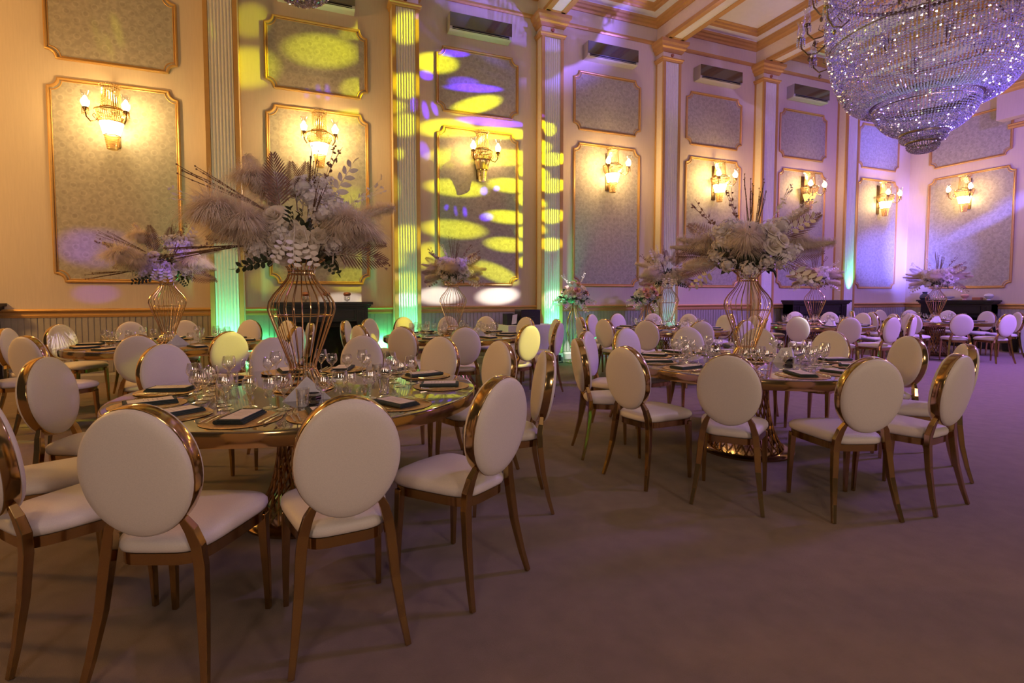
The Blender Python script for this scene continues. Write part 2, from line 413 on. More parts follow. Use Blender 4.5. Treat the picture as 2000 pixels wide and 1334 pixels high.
def make_chair():
    root = thing('dining_chair', '', 'chair')
    o = seat_outline(40)
    pillow(o, (0,.03), [(.93,.437),(1.0,.446),(1.02,.458),(1.015,.474),(.97,.488),(.86,.499),(.65,.507),(.4,.511),(.12,.512)]).build('seat', M['uph'], root)
    f = seat_outline(40, .965); n = len(f)
    fr = MB(); fi = [(x*.9, .03+(y-.03)*.9) for x, y in f]
    vs = [(x,y,.438) for x,y in f]+[(x,y,.398) for x,y in f]+[(x,y,.398) for x,y in fi]+[(x,y,.438) for x,y in fi]
    fr.add(vs, [(a*n+i, b*n+i, b*n+(i+1) % n, a*n+(i+1) % n) for a, b in ((0,1),(1,2),(2,3),(3,0)) for i in range(n)])
    fr.build('seat_frame', M['gold'], root)
    tl = Matrix.Translation((0,-.232,.745)) @ Matrix.Rotation(R(8.5), 4, 'X')
    a, b, n = .187, .227, 48
    band = MB(); prof = [(1.0,-.021),(1.0,.021),(.985,.025),(.90,.025),(.90,-.025),(.985,-.025)]; k = len(prof)
    vs = [tl @ Vector((a*r*math.cos(2*PI*i/n), y, b*r*math.sin(2*PI*i/n))) for i in range(n) for r, y in prof]
    band.add(vs, [(i*k+j, ((i+1) % n)*k+j, ((i+1) % n)*k+(j+1) % k, i*k+(j+1) % k) for i in range(n) for j in range(k)])
    bo = band.build('back_frame', M['gold'], root)
    bo.modifiers.new('bevel', 'BEVEL').width = .002; bo.modifiers['bevel'].limit_method = 'ANGLE'
    for sg, nm in ((1,'front_pad'),(-1,'rear_pad')):
        lv = [(.965,.020),(.985,.026),(.975,.033),(.93,.041),(.8,.048),(.6,.052),(.35,.054),(.1,.055)]
        vs = []; fs = []; q = 48
        for r, y in lv: vs += [tl @ Vector((a*r*math.cos(2*PI*i/q), sg*y, b*r*math.sin(2*PI*i/q))) for i in range(q)]
        for j in range(len(lv)-1):
            for i in range(q):
                f4 = (j*q+i, j*q+(i+1) % q, (j+1)*q+(i+1) % q, (j+1)*q+i); fs.append(f4 if sg < 0 else f4[::-1])
        cf = tuple((len(lv)-1)*q+i for i in range(q)); fs.append(cf if sg < 0 else cf[::-1])
        MB().add(vs, fs).build(nm, M['uph'], root)
    for sg in (-1, 1):
        p = [(sg*.205,-.262,0),(sg*.190,-.235,.10),(sg*.172,-.205,.25),(sg*.160,-.188,.40),(sg*.150,-.186,.47),(sg*.134,-.196,.53),(sg*.112,-.206,.575)]
        MB().tube(p, [(.016,.014),(.019,.017),(.024,.021),(.027,.024),(.027,.024),(.024,.022),(.016,.018)], 4, phase=PI/4).build('leg', M['gold'], root, smooth=False, bevel=.003)
    for sg in (-1, 1):
        p = [(sg*.195,.212,0),(sg*.194,.208,.15),(sg*.188,.196,.40),(sg*.187,.195,.42)]
        MB().tube(p, [(.015,.014),(.019,.018),(.026,.025),(.026,.025)], 4, phase=PI/4).build('leg', M['gold'], root, smooth=False, bevel=.003)
    return remember(root)

TABLES = {   # centre, ring radius of the chair tops, chair angles
 'A': ((0.0,3.35), 1.48, [-85,-111,-139,195,165,132.5,101,72,43,16.5,-16,-57.5]),
 'B': ((3.5,3.35), 1.48, [-140,-109.5,-83.5,-48,-18.5,11.5,39,69,100,129,163,-168]),
 'C': ((-1.52,7.15), 1.57, [176,-121,149,119,95,62,-87,-59.5,36,3,-26,-150]),
 'D': ((1.97,7.2), 1.57, [161,-153,134,108,79,54,-128,-101,25,-70,-7,-43]),
 'E': ((5.76,7.25), 1.57, [168,116,-165,90,62,36,-139,-111,9,-20,-58,-84]),
 'F': ((9.25,7.2), 1.57, [78,-179,-151,52,27,-123,3,-22,-96,-46,-71,150]),
 'G': ((13.05,7.2), 1.57, [74,48,20,-8,-35,-107,-136,-165,165,128]),
}
TNAME = {'A':'front left table','B':'front right table','C':'back left table','D':'back table by white spots',
         'E':'middle back table','F':'violet-lit back table','G':'far right table'}
ORD = ['first','second','third','fourth','fifth','sixth','seventh','eighth']
chair0 = None
def seat_places(t):
    (cx, cy), rr, angs = TABLES[t]; out = []
    for a in angs:
        x, y = cx + (rr-.27)*math.cos(R(a)), cy + (rr-.27)*math.sin(R(a))
        d = Vector((x, y, .7)) - cam.location
        out.append((a, x, y, d.dot(RT)/d.dot(FW)))
    return out
def chair_labels(t):
    (cx, cy), rr, _ = TABLES[t]; dist = math.hypot(cx, cy); pl = seat_places(t); lab = {}
    near = sorted([p for p in pl if (p[1]*cx + p[2]*cy)/dist < dist], key=lambda p: p[3])
    far = sorted([p for p in pl if (p[1]*cx + p[2]*cy)/dist >= dist], key=lambda p: p[3])
    for side, L in (('near', near), ('far', far)):
        for i, p in enumerate(L): lab[p[0]] = 'cream oval-back chair, %s from left on %s side of %s' % (ORD[i], side, TNAME[t])
    return lab
for t in TABLES:
    (cx, cy), rr, angs = TABLES[t]; lab = chair_labels(t)
    for a, x, y, _ in seat_places(t):
        rz = R(a) + PI/2
        if chair0 is None:
            chair0 = make_chair(); chair0.location = (x, y, 0); chair0.rotation_euler = (0,0,rz); chair0['label'] = lab[a]
            chair0['group'] = 'oval-back chairs around the ' + TNAME[t]
        else: dup(chair0, (x, y, 0), rz, lab[a], 'oval-back chairs around the ' + TNAME[t])

# ------------------------------------------------------------------ tables
def make_table():
    root = thing('round_table', '', 'table', group='round banquet tables')
    MB().lathe([(.0001,.757),(.985,.757),(1.0,.754),(1.0,.748),(.0001,.748)], 96).build('mirror_top', M['mirror'], root)
    MB().lathe([(.99,.750),(1.004,.748),(1.006,.740),(1.006,.690),(1.003,.684),(.985,.684),(.985,.748)], 96).build('apron', M['gold'], root)
    prof = [(.30,.03),(.262,.10),(.225,.18),(.198,.28),(.182,.38),(.175,.48),(.176,.58),(.185,.688)]
    def rz_(z):
        for (r0, z0), (r1, z1) in zip(prof, prof[1:]):
            if z <= z1: return r0 + (r1-r0)*(z-z0)/(z1-z0)
        return prof[-1][0]
    lt = MB()
    for sg in (-1, 1):
        for i in range(26):
            pts = []
            for j in range(10):
                z = .03 + .658*j/9; a = 2*PI*i/26 + sg*1.15*j/9; r = rz_(z); pts.append((r*math.cos(a), r*math.sin(a), z))
            lt.tube(pts, .0062, 5)
    lt.build('lattice_pedestal', M['rod'], root)
    MB().lathe([(.0001,.034),(.33,.034),(.37,.028),(.385,.016),(.38,.0),(.0001,.0)], 64).build('base_plate', M['gold'], root)
    MB().lathe([(.0001,.688),(.25,.688),(.25,.676),(.0001,.676)], 40).build('top_plate', M['gold'], root)
    return remember(root)
table0 = None
TLAB = {'A':'round gold-rimmed mirror table nearest the camera at left, with feathered bouquet',
 'B':'round gold-rimmed mirror table at front right, below the chandelier',
 'C':'round gold-rimmed table at back left, under the violet-tinted bouquet',
 'D':'round gold-rimmed table before the wall lit with white spots',
 'E':'round gold-rimmed table in the back row behind the front right table',
 'F':'round gold-rimmed table before the violet-lit dark mantel on the long wall',
 'G':'round gold-rimmed table farthest right, before the dark mantel on end wall'}
for t in TABLES:
    loc = (*TABLES[t][0], 0)
    if table0 is None:
        table0 = make_table(); table0.location = loc; table0['label'] = TLAB[t]
    else: dup(table0, loc, rnd.random(), TLAB[t])

# ------------------------------------------------------------------ wire vases
VP = [(.17,.004),(.13,.035),(.098,.075),(.076,.115),(.073,.135),(.079,.16),(.183,.455),(.19,.485),(.184,.525),(.158,.57),(.115,.62),(.08,.67),(.071,.70),(.076,.725),(.10,.755),(.135,.785)]
def make_vase():
    root = thing('wire_vase', '', 'vase', group='gold wire vases on the tables')
    w = MB()
    for i in range(24):
        a = 2*PI*i/24; w.tube([(r*math.cos(a), r*math.sin(a), z) for r, z in VP], .0028, 5)
    w.build('wire_cage', M['rosegold'], root)
    MB().torus(.17, .006, .006, 48).build('base_ring', M['rosegold'], root)
    g = MB(); g.torus(.074, .004, .125, 32); g.build('waist_ring', M['rosegold'], root)
    g = MB(); g.torus(.072, .004, .692, 32); g.torus(.072, .004, .712, 32); g.build('neck_ring', M['rosegold'], root)
    MB().torus(.135, .004, .785, 40).build('rim_ring', M['rosegold'], root)
    MB().torus(.176, .003, .445, 48).build('inner_hoop', M['rosegold'], root)
    return remember(root)
VL = {'A':'tall rose gold wire vase on the front left table','B':'tall rose gold wire vase on the front right table',
 'C':'gold wire vase glinting yellow on the back left table','D':'gold wire vase before the white spots on the wall',
 'E':'gold wire vase before the green-lit pilaster, middle back table','F':'gold wire vase before the violet-lit mantel, fourth back table',
 'G':'gold wire vase before the end wall mantel, far right table'}
VOFF = {'A':(-.03,0),'B':(0,0),'C':(-.01,0),'D':(-.02,0),'E':(0,0),'F':(0,0),'G':(0,0)}
vase0 = None; VLOC = {}
for t in TABLES:
    c = TABLES[t][0]; loc = (c[0]+VOFF[t][0], c[1]+VOFF[t][1], .757); VLOC[t] = loc
    if vase0 is None:
        vase0 = make_vase(); vase0.location = loc; vase0['label'] = VL[t]
    else: dup(vase0, loc, 0, VL[t])

# ------------------------------------------------------------------ flowers
def leaf(mb, M_, L, W, fold=.15, curl=.15):
    vs = []; rows = ((0,.05),(.25,.8),(.55,1.0),(.82,.6),(1,.03))
    for u, w in rows:
        z = -curl*L*u*u
        vs += [M_ @ Vector((-W*w, L*u, z + fold*W*w)), M_ @ Vector((0, L*u, z)), M_ @ Vector((W*w, L*u, z + fold*W*w))]
    fs = []
    for j in range(len(rows)-1):
        for i in range(2): fs.append((j*3+i, j*3+i+1, (j+1)*3+i+1, (j+1)*3+i))
    mb.add(vs, fs)
def frame(p, d, roll=0.0):
    q = Vector(d).normalized().to_track_quat('Y', 'Z'); return Matrix.Translation(p) @ q.to_matrix().to_4x4() @ Matrix.Rotation(roll, 4, 'Y')
def sph(r_=rnd):
    z = r_.uniform(-1, 1); a = r_.uniform(0, 2*PI); s = math.sqrt(1-z*z); return Vector((s*math.cos(a), s*math.sin(a), z))
def m_rose():
    mb = MB(); lay = [(.008,.045,3,.1),(.018,.046,4,.25),(.029,.043,5,.5),(.040,.036,6,.9),(.046,.026,6,1.4)]
    for li, (r, h, n, fl) in enumerate(lay):
        for k in range(n):
            a0 = 2*PI*k/n + li*.7; sp = 2*PI/n*.72; vs = []; nu, nv = 5, 4
            for j in range(nv+1):
                v = j/nv
                for i in range(nu+1):
                    u = i/nu*2-1; a = a0 + u*sp*(.55+.45*math.sin(PI*min(1, v*.75+.15)))
                    rr = r*(.35+.65*v**.7) + fl*.013*v**3 - .004*abs(u)**2*v
                    z = h*v*(1-.10*u*u) - fl*.012*v**4
                    vs.append((rr*math.cos(a), rr*math.sin(a), z))
            mb.add(vs, [(j*(nu+1)+i, j*(nu+1)+i+1, (j+1)*(nu+1)+i+1, (j+1)*(nu+1)+i) for j in range(nv) for i in range(nu)])
    mb.lathe([(.004,-.03),(.004,0),(.03,.006)], 8)
    return mb
def m_plume(seed, L=.26, r=.105, n=1100, droop=.5):
    g = random.Random(seed); mb = MB()
    mb.tube([(0,0,-.12),(0,0,L*.4),(0,.01,L*.85)], [.003,.003,.001], 5)
    mb.lathe([(.004,-.01),(r*.42,L*.2),(r*.5,L*.5),(r*.36,L*.8),(.006,L*1.0)], 12)
    for _ in range(n):
        t = g.random()**.8; a = g.uniform(0, 2*PI); ln = r*(.55+.65*math.sin(PI*min(1, .12+t*.86)))*g.uniform(.8, 1.15)
        rad = Vector((math.cos(a), math.sin(a), 0)); p = Vector((0,0,L*t)); d = (rad + Vector((0,0,g.uniform(.5,1.1)))).normalized()
        side = rad.cross(Vector((0,0,1)))*g.uniform(.0012,.0026); prev = None; vs = []
        for s in range(4):
            w = (1, .9, .6, .1)[s]; vs += [p - side*w, p + side*w]
            d = (d + rad*.16 + Vector((0,0,-droop*.55))).normalized(); p = p + d*ln/2.4
        mb.add(vs, [(2*s, 2*s+1, 2*s+3, 2*s+2) for s in range(3)])
    return mb
def m_mop(seed, n=4200, arch=.10):
    g = random.Random(seed); mb = MB(); sp = [(0,0,-.16),(0,-.01,-.04),(0,-.05,.055),(0,-.10,.075),(0,-.10-arch*.5,.05)]
    mb.tube(sp, [.004,.004,.0035,.003,.002], 6); mb.ball((0,-.085,.015), .046, 12, 8, .9)
    for _ in range(n):
        t = g.random(); k = 1 + t*3; i = int(min(3, k)); f = k - i; i = min(i, 3)
        p = Vector(sp[i])*(1-f) + Vector(sp[min(4, i+1)])*f
        d = sph(g); d.z = abs(d.z)*.75 + .12; d = (d + Vector((0,-.22,0))).normalized(); ln = g.uniform(.08,.185)
        side = d.cross(Vector((0,0,1)))
        if side.length < .1: side = Vector((1,0,0))
        side = side.normalized()*g.uniform(.0006,.0014); vs = []
        for s in range(6):
            w = (.7,1,1,.85,.6,.1)[s]; vs += [p - side*w, p + side*w]
            p = p + d*(ln/4.2); d = (d + Vector((g.uniform(-.12,.12),g.uniform(-.12,.12),-.34))).normalized()
        mb.add(vs, [(2*s, 2*s+1, 2*s+3, 2*s+2) for s in range(5)])
    return mb
def m_frond(L=.36, n=17):
    mb = MB(); mb.tube([(0,0,-.08),(0,.01,L*.5),(0,.035,L)], [.0035,.003,.001], 5)
    for i in range(n):
        t = .12 + .88*i/(n-1); ln = .11*(math.sin(PI*min(1, .25+.72*t)))+.025
        for sg in (-1, 1):
            p = Vector((0, .03*t*t, L*t)); d = Vector((sg*math.cos(R(38+22*t)), .12, math.sin(R(38+22*t))))
            leaf(mb, frame(p, d, sg*1.15), ln, .0056, .3, .10)
    return mb
def m_twigs(seed, L=.32, n=7):
    g = random.Random(seed); mb = MB()
    for _ in range(n):
        a = g.uniform(0, 2*PI); sp = g.uniform(.02, .20); l = L*g.uniform(.7, 1.05); pts = []
        for s in range(7):
            t = s/6; pts.append((math.cos(a)*sp*l*t + g.uniform(-.003,.003), math.sin(a)*sp*l*t + g.uniform(-.003,.003), -.08 + (l+.08)*t))
        mb.tube(pts, [.0032,.003,.003,.0028,.0026,.0022,.0014], 5)
        for s in range(2, 7):
            mb.ball(pts[s], .0048, 5, 4)
    return mb
def m_sprig(seed, L=.24, n=9, lw=.0185, ll=.074):
    g = random.Random(seed); mb = MB(); mb.tube([(0,0,-.06),(0,.012,L*.5),(0,.05,L)], [.0025,.002,.001], 5)
    for i in range(n):
        t = .2 + .8*i/(n-1); sg = 1 if i % 2 else -1
        d = Vector((sg*.8, .35, .55)) if i < n-1 else Vector((0,.3,1))
        leaf(mb, frame(Vector((0, .05*t*t, L*t)), d, (sg if i < n-1 else 1)*PI*.42 + g.uniform(-.3,.3)), ll*(1.1-.35*t), lw*(1.1-.35*t), .2, .25)
    return mb
def m_fine(seed, L=.26):
    g = random.Random(seed); mb = MB()
    for k in range(3):
        a = g.uniform(0, 2*PI); sp = g.uniform(.1,.3); pts = [(math.cos(a)*sp*L*t*t, math.sin(a)*sp*L*t*t, -.05+(L+.05)*t) for t in (0,.3,.6,.85,1)]
        mb.tube(pts, .0012, 4)
        for _ in range(10):
            t = g.uniform(.35,1); p = Vector((math.cos(a)*sp*L*t*t, math.sin(a)*sp*L*t*t, -.05+(L+.05)*t)); d = (sph(g)+Vector((0,0,.5))).normalized()
            leaf(mb, frame(p, d, g.uniform(0,3)), g.uniform(.016,.028), .0065, .2, .2)
    return mb
def m_fluff(seed, r=.066, n=95):
    g = random.Random(seed); mb = MB(); mb.ball((0,0,r*.7), r*.62, 10, 6); mb.tube([(0,0,-.08),(0,0,.02)], .003, 5)
    for _ in range(n):
        d = sph(g)
        if d.z < -.55: continue
        p = d*r*g.uniform(.72,1.1) + Vector((0,0,r*.7)); F = frame(p, (d+sph(g)*.4).normalized()) @ Matrix.Rotation(R(-90), 4, 'X')
        s = g.uniform(.011,.017); a0 = g.uniform(0, 2)
        for k in range(4):
            leaf(mb, F @ Matrix.Rotation(a0+k*PI/2, 4, 'Z') @ Matrix.Rotation(.45, 4, 'X'), s, s*.45, .3, .2)
    return mb
def m_core(seed, n=170):
    g = random.Random(seed); mb = MB()
    for _ in range(n):
        d = sph(g)
        if d.z < -.45: d.z *= -.5
        p = Vector((d.x*.25, d.y*.22, .10+d.z*.17))*g.uniform(.6,1.0); leaf(mb, frame(p, (d+sph(g)*.5).normalized(), g.uniform(0,6)), g.uniform(.05,.095), g.uniform(.014,.024), .2, .3)
    mb.ball((0,0,.09), .15, 14, 8, .75); return mb
def m_flop(seed):          # open blossom with loose petals
    g = random.Random(seed); mb = MB()
    for L_, n, el in ((.05,7,.25),(.043,6,.8),(.03,5,1.15)):
        for k in range(n):
            F = Matrix.Rotation(2*PI*k/n+el, 4, 'Z') @ Matrix.Rotation(el, 4, 'X'); leaf(mb, Matrix.Translation((0,0,.01)) @ F, L_, L_*.42, .25, -.35)
    mb.ball((0,0,.018), .012, 8, 5); mb.tube([(0,0,-.07),(0,0,.01)], .003, 5); return mb
PM = {'rose':[m_rose().mesh('rose', M['rose'])],
 'pampas_plume':[m_mop(1).mesh('pampas_plume', M['pampas']), m_mop(2,3800,.16).mesh('pampas_plume', M['pampas'])],
 'feather_plume':[m_plume(3,.30,.050,1200,.55).mesh('feather_plume', M['pampas'])],
 'palm_frond':[m_frond().mesh('palm_frond', M['palm'])],
 'twig_bundle':[m_twigs(3).mesh('twig_bundle', M['twig']), m_twigs(4).mesh('twig_bundle', M['twig'])],
 'white_leaf_sprig':[m_sprig(5).mesh('white_leaf_sprig', M['whiteleaf'])],
 'green_leaf_sprig':[m_sprig(6).mesh('green_leaf_sprig', M['green'])],
 'fine_sprig':[m_fine(7).mesh('fine_sprig', M['palm']), m_fine(8).mesh('fine_sprig', M['whiteleaf'])],
 'floret_cluster':[m_fluff(9).mesh('floret_cluster', M['fluff']), m_fluff(10,.055,70).mesh('floret_cluster', M['fluff'])],
 'blossom':[m_flop(11).mesh('blossom', M['rose']), m_flop(12).mesh('blossom', M['pink'])],
 'foliage':[m_core(13).mesh('foliage', M['green'])]}
KEY = dict(r='rose', p='pampas_plume', a='feather_plume', f='palm_frond', t='twig_bundle', w='white_leaf_sprig', g='green_leaf_sprig', s='fine_sprig', c='floret_cluster', b='blossom')
# items: key, dx, dz (metres from the vase rim, screen right / up), depth (towards camera negative), size, direction (x,z,depth) or None
LA = [('p',-.31,.12,-.13,1.2,(-.75,0,-.6)),('p',-.24,.09,-.19,.9,(-.3,0,-.9)),('p',-.17,.37,.0,.85,(-.6,0,-.4)),('p',.17,.10,-.18,1.0,(.75,0,-.5)),('p',.24,.07,-.08,.9,(.95,0,-.2)),('a',.27,.25,.05,1.05,(.85,.25,.1)),('a',-.14,.33,.05,1.0,(-.5,.85,.1)),
 ('f',-.10,.23,-.14,.85,(-.12,1,-.12)),('f',.17,.02,-.15,.85,(.95,-.18,-.2)),('f',.27,.12,-.04,.6,(.9,-.15,0)),('f',.02,.32,-.02,.62,(.1,1,.05)),
 ('t',-.27,.30,-.05,1.1,(-.95,.45,-.1)),('t',-.38,.03,-.10,1.05,(-.95,-.18,-.15)),('t',.05,.32,-.03,1.0,(.08,1,0)),('t',.07,.22,-.22,.75,(.15,.55,-.7)),
 ('s',-.34,.24,-.1,1.2,(-.9,.25,-.1)),('s',.12,.38,-.05,1.1,(.25,.95,0)),('s',.26,.30,-.05,1.1,(.8,.5,0)),('s',.30,.10,-.1,1.0,(.7,-.5,-.1)),
 ('c',.06,.30,-.12,1.15,None),('c',.14,.33,-.08,1.2,None),('c',.18,.25,-.15,1.25,None),('c',.10,.22,-.2,1.1,None),('c',.25,.20,-.12,1.2,None),('c',.20,.16,-.18,1.1,None),('c',.12,.42,-.02,1.0,None),('c',.30,.14,-.05,1.0,None),('c',.02,.38,-.04,1.1,None),('c',-.10,.10,-.22,.9,None),('c',-.20,.02,-.18,1.0,None),('c',.16,.06,-.2,1.0,None),
 ('r',-.135,.21,-.22,1.25,None),('r',-.16,.13,-.24,1.1,None),('r',-.12,.075,-.25,1.2,None),('r',-.155,.015,-.22,1.1,None),('r',-.09,.0,-.22,1.1,None),('r',.03,.05,-.25,1.2,None),('r',-.05,.145,-.25,.9,None),
 ('b',.0,.10,-.25,1.3,None),('b',.09,.10,-.24,1.2,None),('b',-.19,.07,-.22,1.1,None),
 ('w',-.03,.10,-.29,.85,(-.05,-.9,-.3)),('w',.03,.09,-.28,.8,(.2,-.9,-.25)),('w',-.07,.08,-.27,.7,(-.4,-.8,-.3)),('w',.18,.34,-.06,1.0,(.4,.8,-.1)),
 ('g',-.06,.13,-.24,1.0,(.2,.5,-.6)),('g',-.10,-.02,-.2,1.1,(-.85,-.3,-.2)),('g',.10,-.02,-.18,.9,(.5,-.55,-.3)),('g',-.01,.2,-.2,.8,(.3,.2,-.8)),('g',-.17,-.03,-.15,1.0,(-.9,-.35,-.1))]
LB = [('p',-.02,.14,-.15,1.15,(0,0,-1)),('p',-.22,.18,0,.8,(-.9,0,.1)),('a',-.24,.19,0,1.2,(-.9,.22,0)),('p',.28,.14,.03,.9,(.9,0,.1)),('a',.30,.16,.03,1.15,(.9,.1,.1)),('a',.20,.32,.03,1.0,(.8,.55,.1)),('a',-.24,.05,-.1,1.0,(-.8,-.1,-.4)),
 ('f',.24,.24,-.05,.85,(.85,.5,-.1)),('f',-.27,.12,-.08,.8,(-.95,.0,-.1)),('f',-.25,.06,-.1,.8,(-.85,-.38,-.1)),('f',.07,.12,-.25,.5,(.2,.2,-.8)),
 ('t',.0,.34,-.03,1.3,(-.05,1,0)),('t',.05,.34,-.03,1.2,(.1,1,0)),('t',-.28,.1,-.1,.9,(-.95,.12,-.1)),
 ('s',-.22,.32,-.08,1.3,(-.75,.6,0)),('s',.16,.38,-.05,1.2,(.5,.85,0)),('s',.24,.36,-.05,1.2,(.8,.6,0)),('s',-.08,.36,-.05,1.2,(-.4,.9,0)),('s',.33,.0,-.1,1.1,(.8,-.4,0)),
 ('c',-.22,.28,-.12,1.2,None),('c',-.14,.32,-.12,1.2,None),('c',-.07,.30,-.15,1.1,None),('c',.12,.30,-.12,1.2,None),('c',.22,.32,-.06,1.2,None),('c',-.18,.18,-.2,1.15,None),('c',-.10,.20,-.22,1.2,None),('c',.22,.06,-.18,1.25,None),('c',.12,.04,-.2,1.1,None),('c',-.14,.03,-.18,1.1,None),('c',.30,.12,-.12,1.2,None),('c',-.24,.10,-.16,1.0,None),('c',.0,-.01,-.18,1.1,None),
 ('r',-.03,.25,-.24,1.5,None),('r',-.23,.16,-.2,1.3,None),('r',.17,.29,-.18,1.35,None),('r',.18,.17,-.22,1.4,None),('r',.25,.22,-.18,1.2,None),('r',-.20,.30,-.15,1.3,None),('r',-.13,.25,-.2,1.3,None),('r',.09,.21,-.24,1.1,None),('r',-.27,.20,-.14,1.0,None),
 ('b',-.16,.20,-.21,1.3,None),('b',.02,.34,-.15,1.2,None),('b',.12,.25,-.2,1.1,None),
 ('g',.12,.22,-.22,.9,(.2,.2,-.8)),('g',-.13,.13,-.22,1.1,(-.5,-.1,-.6)),('g',.17,.10,-.2,1.0,(.3,-.4,-.6)),('g',.0,.27,-.18,.8,(.2,.3,-.8)),('w',.27,.28,-.08,1.0,(.8,.4,-.2)),('w',.28,.0,-.12,1.1,(.7,-.5,-.2))]
def bouquet(name, label, cat, loc, rz, items, sc=1.0, sx=1.0, back=True, swap=None, group=None, seed=1, blush=False):
    g = random.Random(seed); root = thing(name, label, cat, loc, rz, group)
    core = obj('foliage', PM['foliage'][0], root); core.scale = (sc*sx*1.0, sc, sc); core.location = (0,0,-.02*sc)
    lst = list(items)
    if back:
        for it in items:
            if it[0] in 'pacrbfw' and g.random() < .55:
                d = it[5]; lst.append((it[0], -it[1], it[2], -it[3], it[4], (-d[0], d[1], -d[2]) if d else None))
    for key, x, z, y, s, d in lst:
        if swap and key in swap: key = swap[key]
        nm = KEY[key]; me = PM[nm][g.randrange(len(PM[nm]))]
        if key == 'b': me = PM[nm][1 if blush and g.random() < .6 else 0]
        p = Vector((x*sx, y, z)); dv = Vector((d[0], d[2], d[1])) if d else (p - Vector((0,0,.06))).normalized()
        if d is None and key in 'rcb': p = p*.92
        o = obj(nm, me, root); o.location = p*sc
        o.rotation_mode = 'QUATERNION'; o.rotation_quaternion = dv.normalized().to_track_quat('Z', 'Y') @ Quaternion((0,0,1), g.uniform(-.5,.5))
        if key == 'p': o.rotation_quaternion = Quaternion((0,0,1), math.atan2(dv.x, -dv.y))
        if key in 'fwgs':       # blades spread across the line of sight, as arranged towards the room
            zz = dv.normalized(); yy = Vector((0,-1 if p.y < .04 else 1,.15)); yy = (yy - zz*yy.dot(zz)); yy.normalize(); xx = yy.cross(zz)
            o.rotation_quaternion = Matrix((xx, yy, zz)).transposed().to_quaternion() @ Quaternion((0,0,1), g.uniform(-.35,.35))
        o.scale = [s*sc*(.72 if key == 'g' else 1)]*3
    return root
def vdir(t): x, y = TABLES[t][0]; return math.atan2(y, x) - PI/2
FL = {'A':('large bouquet of pampas, ivory roses and palm on front left table',LA,1.0,1.0),
 'B':('wide bouquet with round central pampas plume on the front right table',LB,1.0,1.0),
 'C':('bouquet of pampas and florets tinted violet on the back left table',LA,1.02,1.0),
 'D':('smaller bouquet with dark twigs against the yellow-spotted wall panel',LB,.78,.95),
 'E':('pale bouquet above the green-lit vase on the middle back table',LA,.98,-1.0),
 'F':('small blush-toned bouquet above the violet-lit mantel, fourth back table',LB,.82,-.95),
 'G':('lilac-tinted bouquet against the blue-lit corner on the far right table',LB,.95,1.0)}
for i, t in enumerate(TABLES):
    lb, it, sc, sx = FL[t]; v = VLOC[t]
    mirror = sx < 0
    items = [(k, -x, z, y, s, (-d[0], d[1], d[2]) if d else None) for k, x, z, y, s, d in it] if mirror else it
    bouquet('flower_arrangement', lb, 'flowers', (v[0], v[1], v[2]+.80), vdir(t), items, sc, abs(sx), True, None, 'bouquets in the wire vases', 20+i, t in 'F')

# ------------------------------------------------------------------ place settings
def place_on(t, a, r, da=0.0):
    (cx, cy) = TABLES[t][0]; aa = R(a) + da; return (cx + r*math.cos(aa), cy + r*math.sin(aa))
ZT = .757
me_charger = MB().lathe([(.0001,0),(.165,0),(.172,.003),(.165,.006),(.155,.0045),(.0001,.0045)], 48).mesh('charger_plate', M['charger'])
nb = MB()
for i, (w, l) in enumerate(((.062,.118),(.059,.116),(.055,.113))): nb.box(-w, w-.004*i, -l, l, .0065*i, .0065*i+.0055)
nb.tube([(-.060,-.118,.009),(-.060,.118,.009)], .0095, 8)
me_napkin = nb.mesh('folded_napkin', M['napkin'], False)
cbm = MB().box(-.047,.047,-.098,.098,0,.0012)
me_card = cbm.mesh('menu_card', M['card'], False)
ikb = MB()
for i in range(5):
    y = .05 - i*.02; w = (.02,.03,.024,.032,.018)[i]; ikb.box(-w, w, y-.002, y+.002, .0012, .0015)
me_ink = ikb.mesh('print', M['ink'], False)
fk = MB()
fk.tube([(0,-.10,.003),(0,-.04,.005),(0,.03,.004)], [(.006,.0016),(.004,.0018),(.0035,.0018)], 8)
fk.tube([(0,.03,.004),(0,.05,.002),(0,.062,.003)], [(.0035,.0018),(.010,.0012),(.0105,.0012)], 8)
for x in (-.009,-.003,.003,.009): fk.tube([(x,.058,.003),(x,.08,.005),(x,.103,.008)], [(.0016,.0011),(.0016,.0011),(.001,.001)], 5)
me_fork = fk.mesh('fork', M['steel'])
kn = MB(); kn.tube([(0,-.115,.004),(0,-.06,.005),(0,-.005,.004)], [(.006,.003),(.0065,.0035),(.004,.0028)], 8)
kn.tube([(0,-.005,.004),(.001,.03,.003),(.002,.08,.003),(-.004,.118,.003)], [(.004,.002),(.009,.0009),(.0095,.0008),(.002,.0006)], 8)
me_knife = kn.mesh('knife', M['steel'])
def goblet(h, rb, rm, zb):
    pr = [(.0001,.001),(.034,.001),(.036,.003),(.030,.005),(.008,.010),(.0045,.02),(.004,zb*.6),(.0055,zb*.92),(.012,zb)]
    n = 8
    for i in range(1, n+1):
        t = i/n; r = rb*math.sin(min(PI*.5, t*PI*.95)) if t < .55 else rb + (rm-rb)*((t-.55)/.45)**1.4
        pr.append((max(.012, r), zb + (h-zb)*(t**1.15)))
    pr += [(rm-.0012, h+.0006), (rm-.002, h-.002)]
    return MB().lathe(pr, 20)
me_big = goblet(.178,.042,.034,.085).mesh('wine_goblet', M['glass'])
me_mid = goblet(.150,.037,.031,.068).mesh('water_goblet', M['glass'])
me_small = MB().lathe([(.0001,.002),(.028,.002),(.030,.006),(.031,.05),(.033,.09),(.034,.0905),(.0315,.089),(.029,.05),(.027,.012),(.0001,.01)], 20).mesh('tumbler', M['glass'])
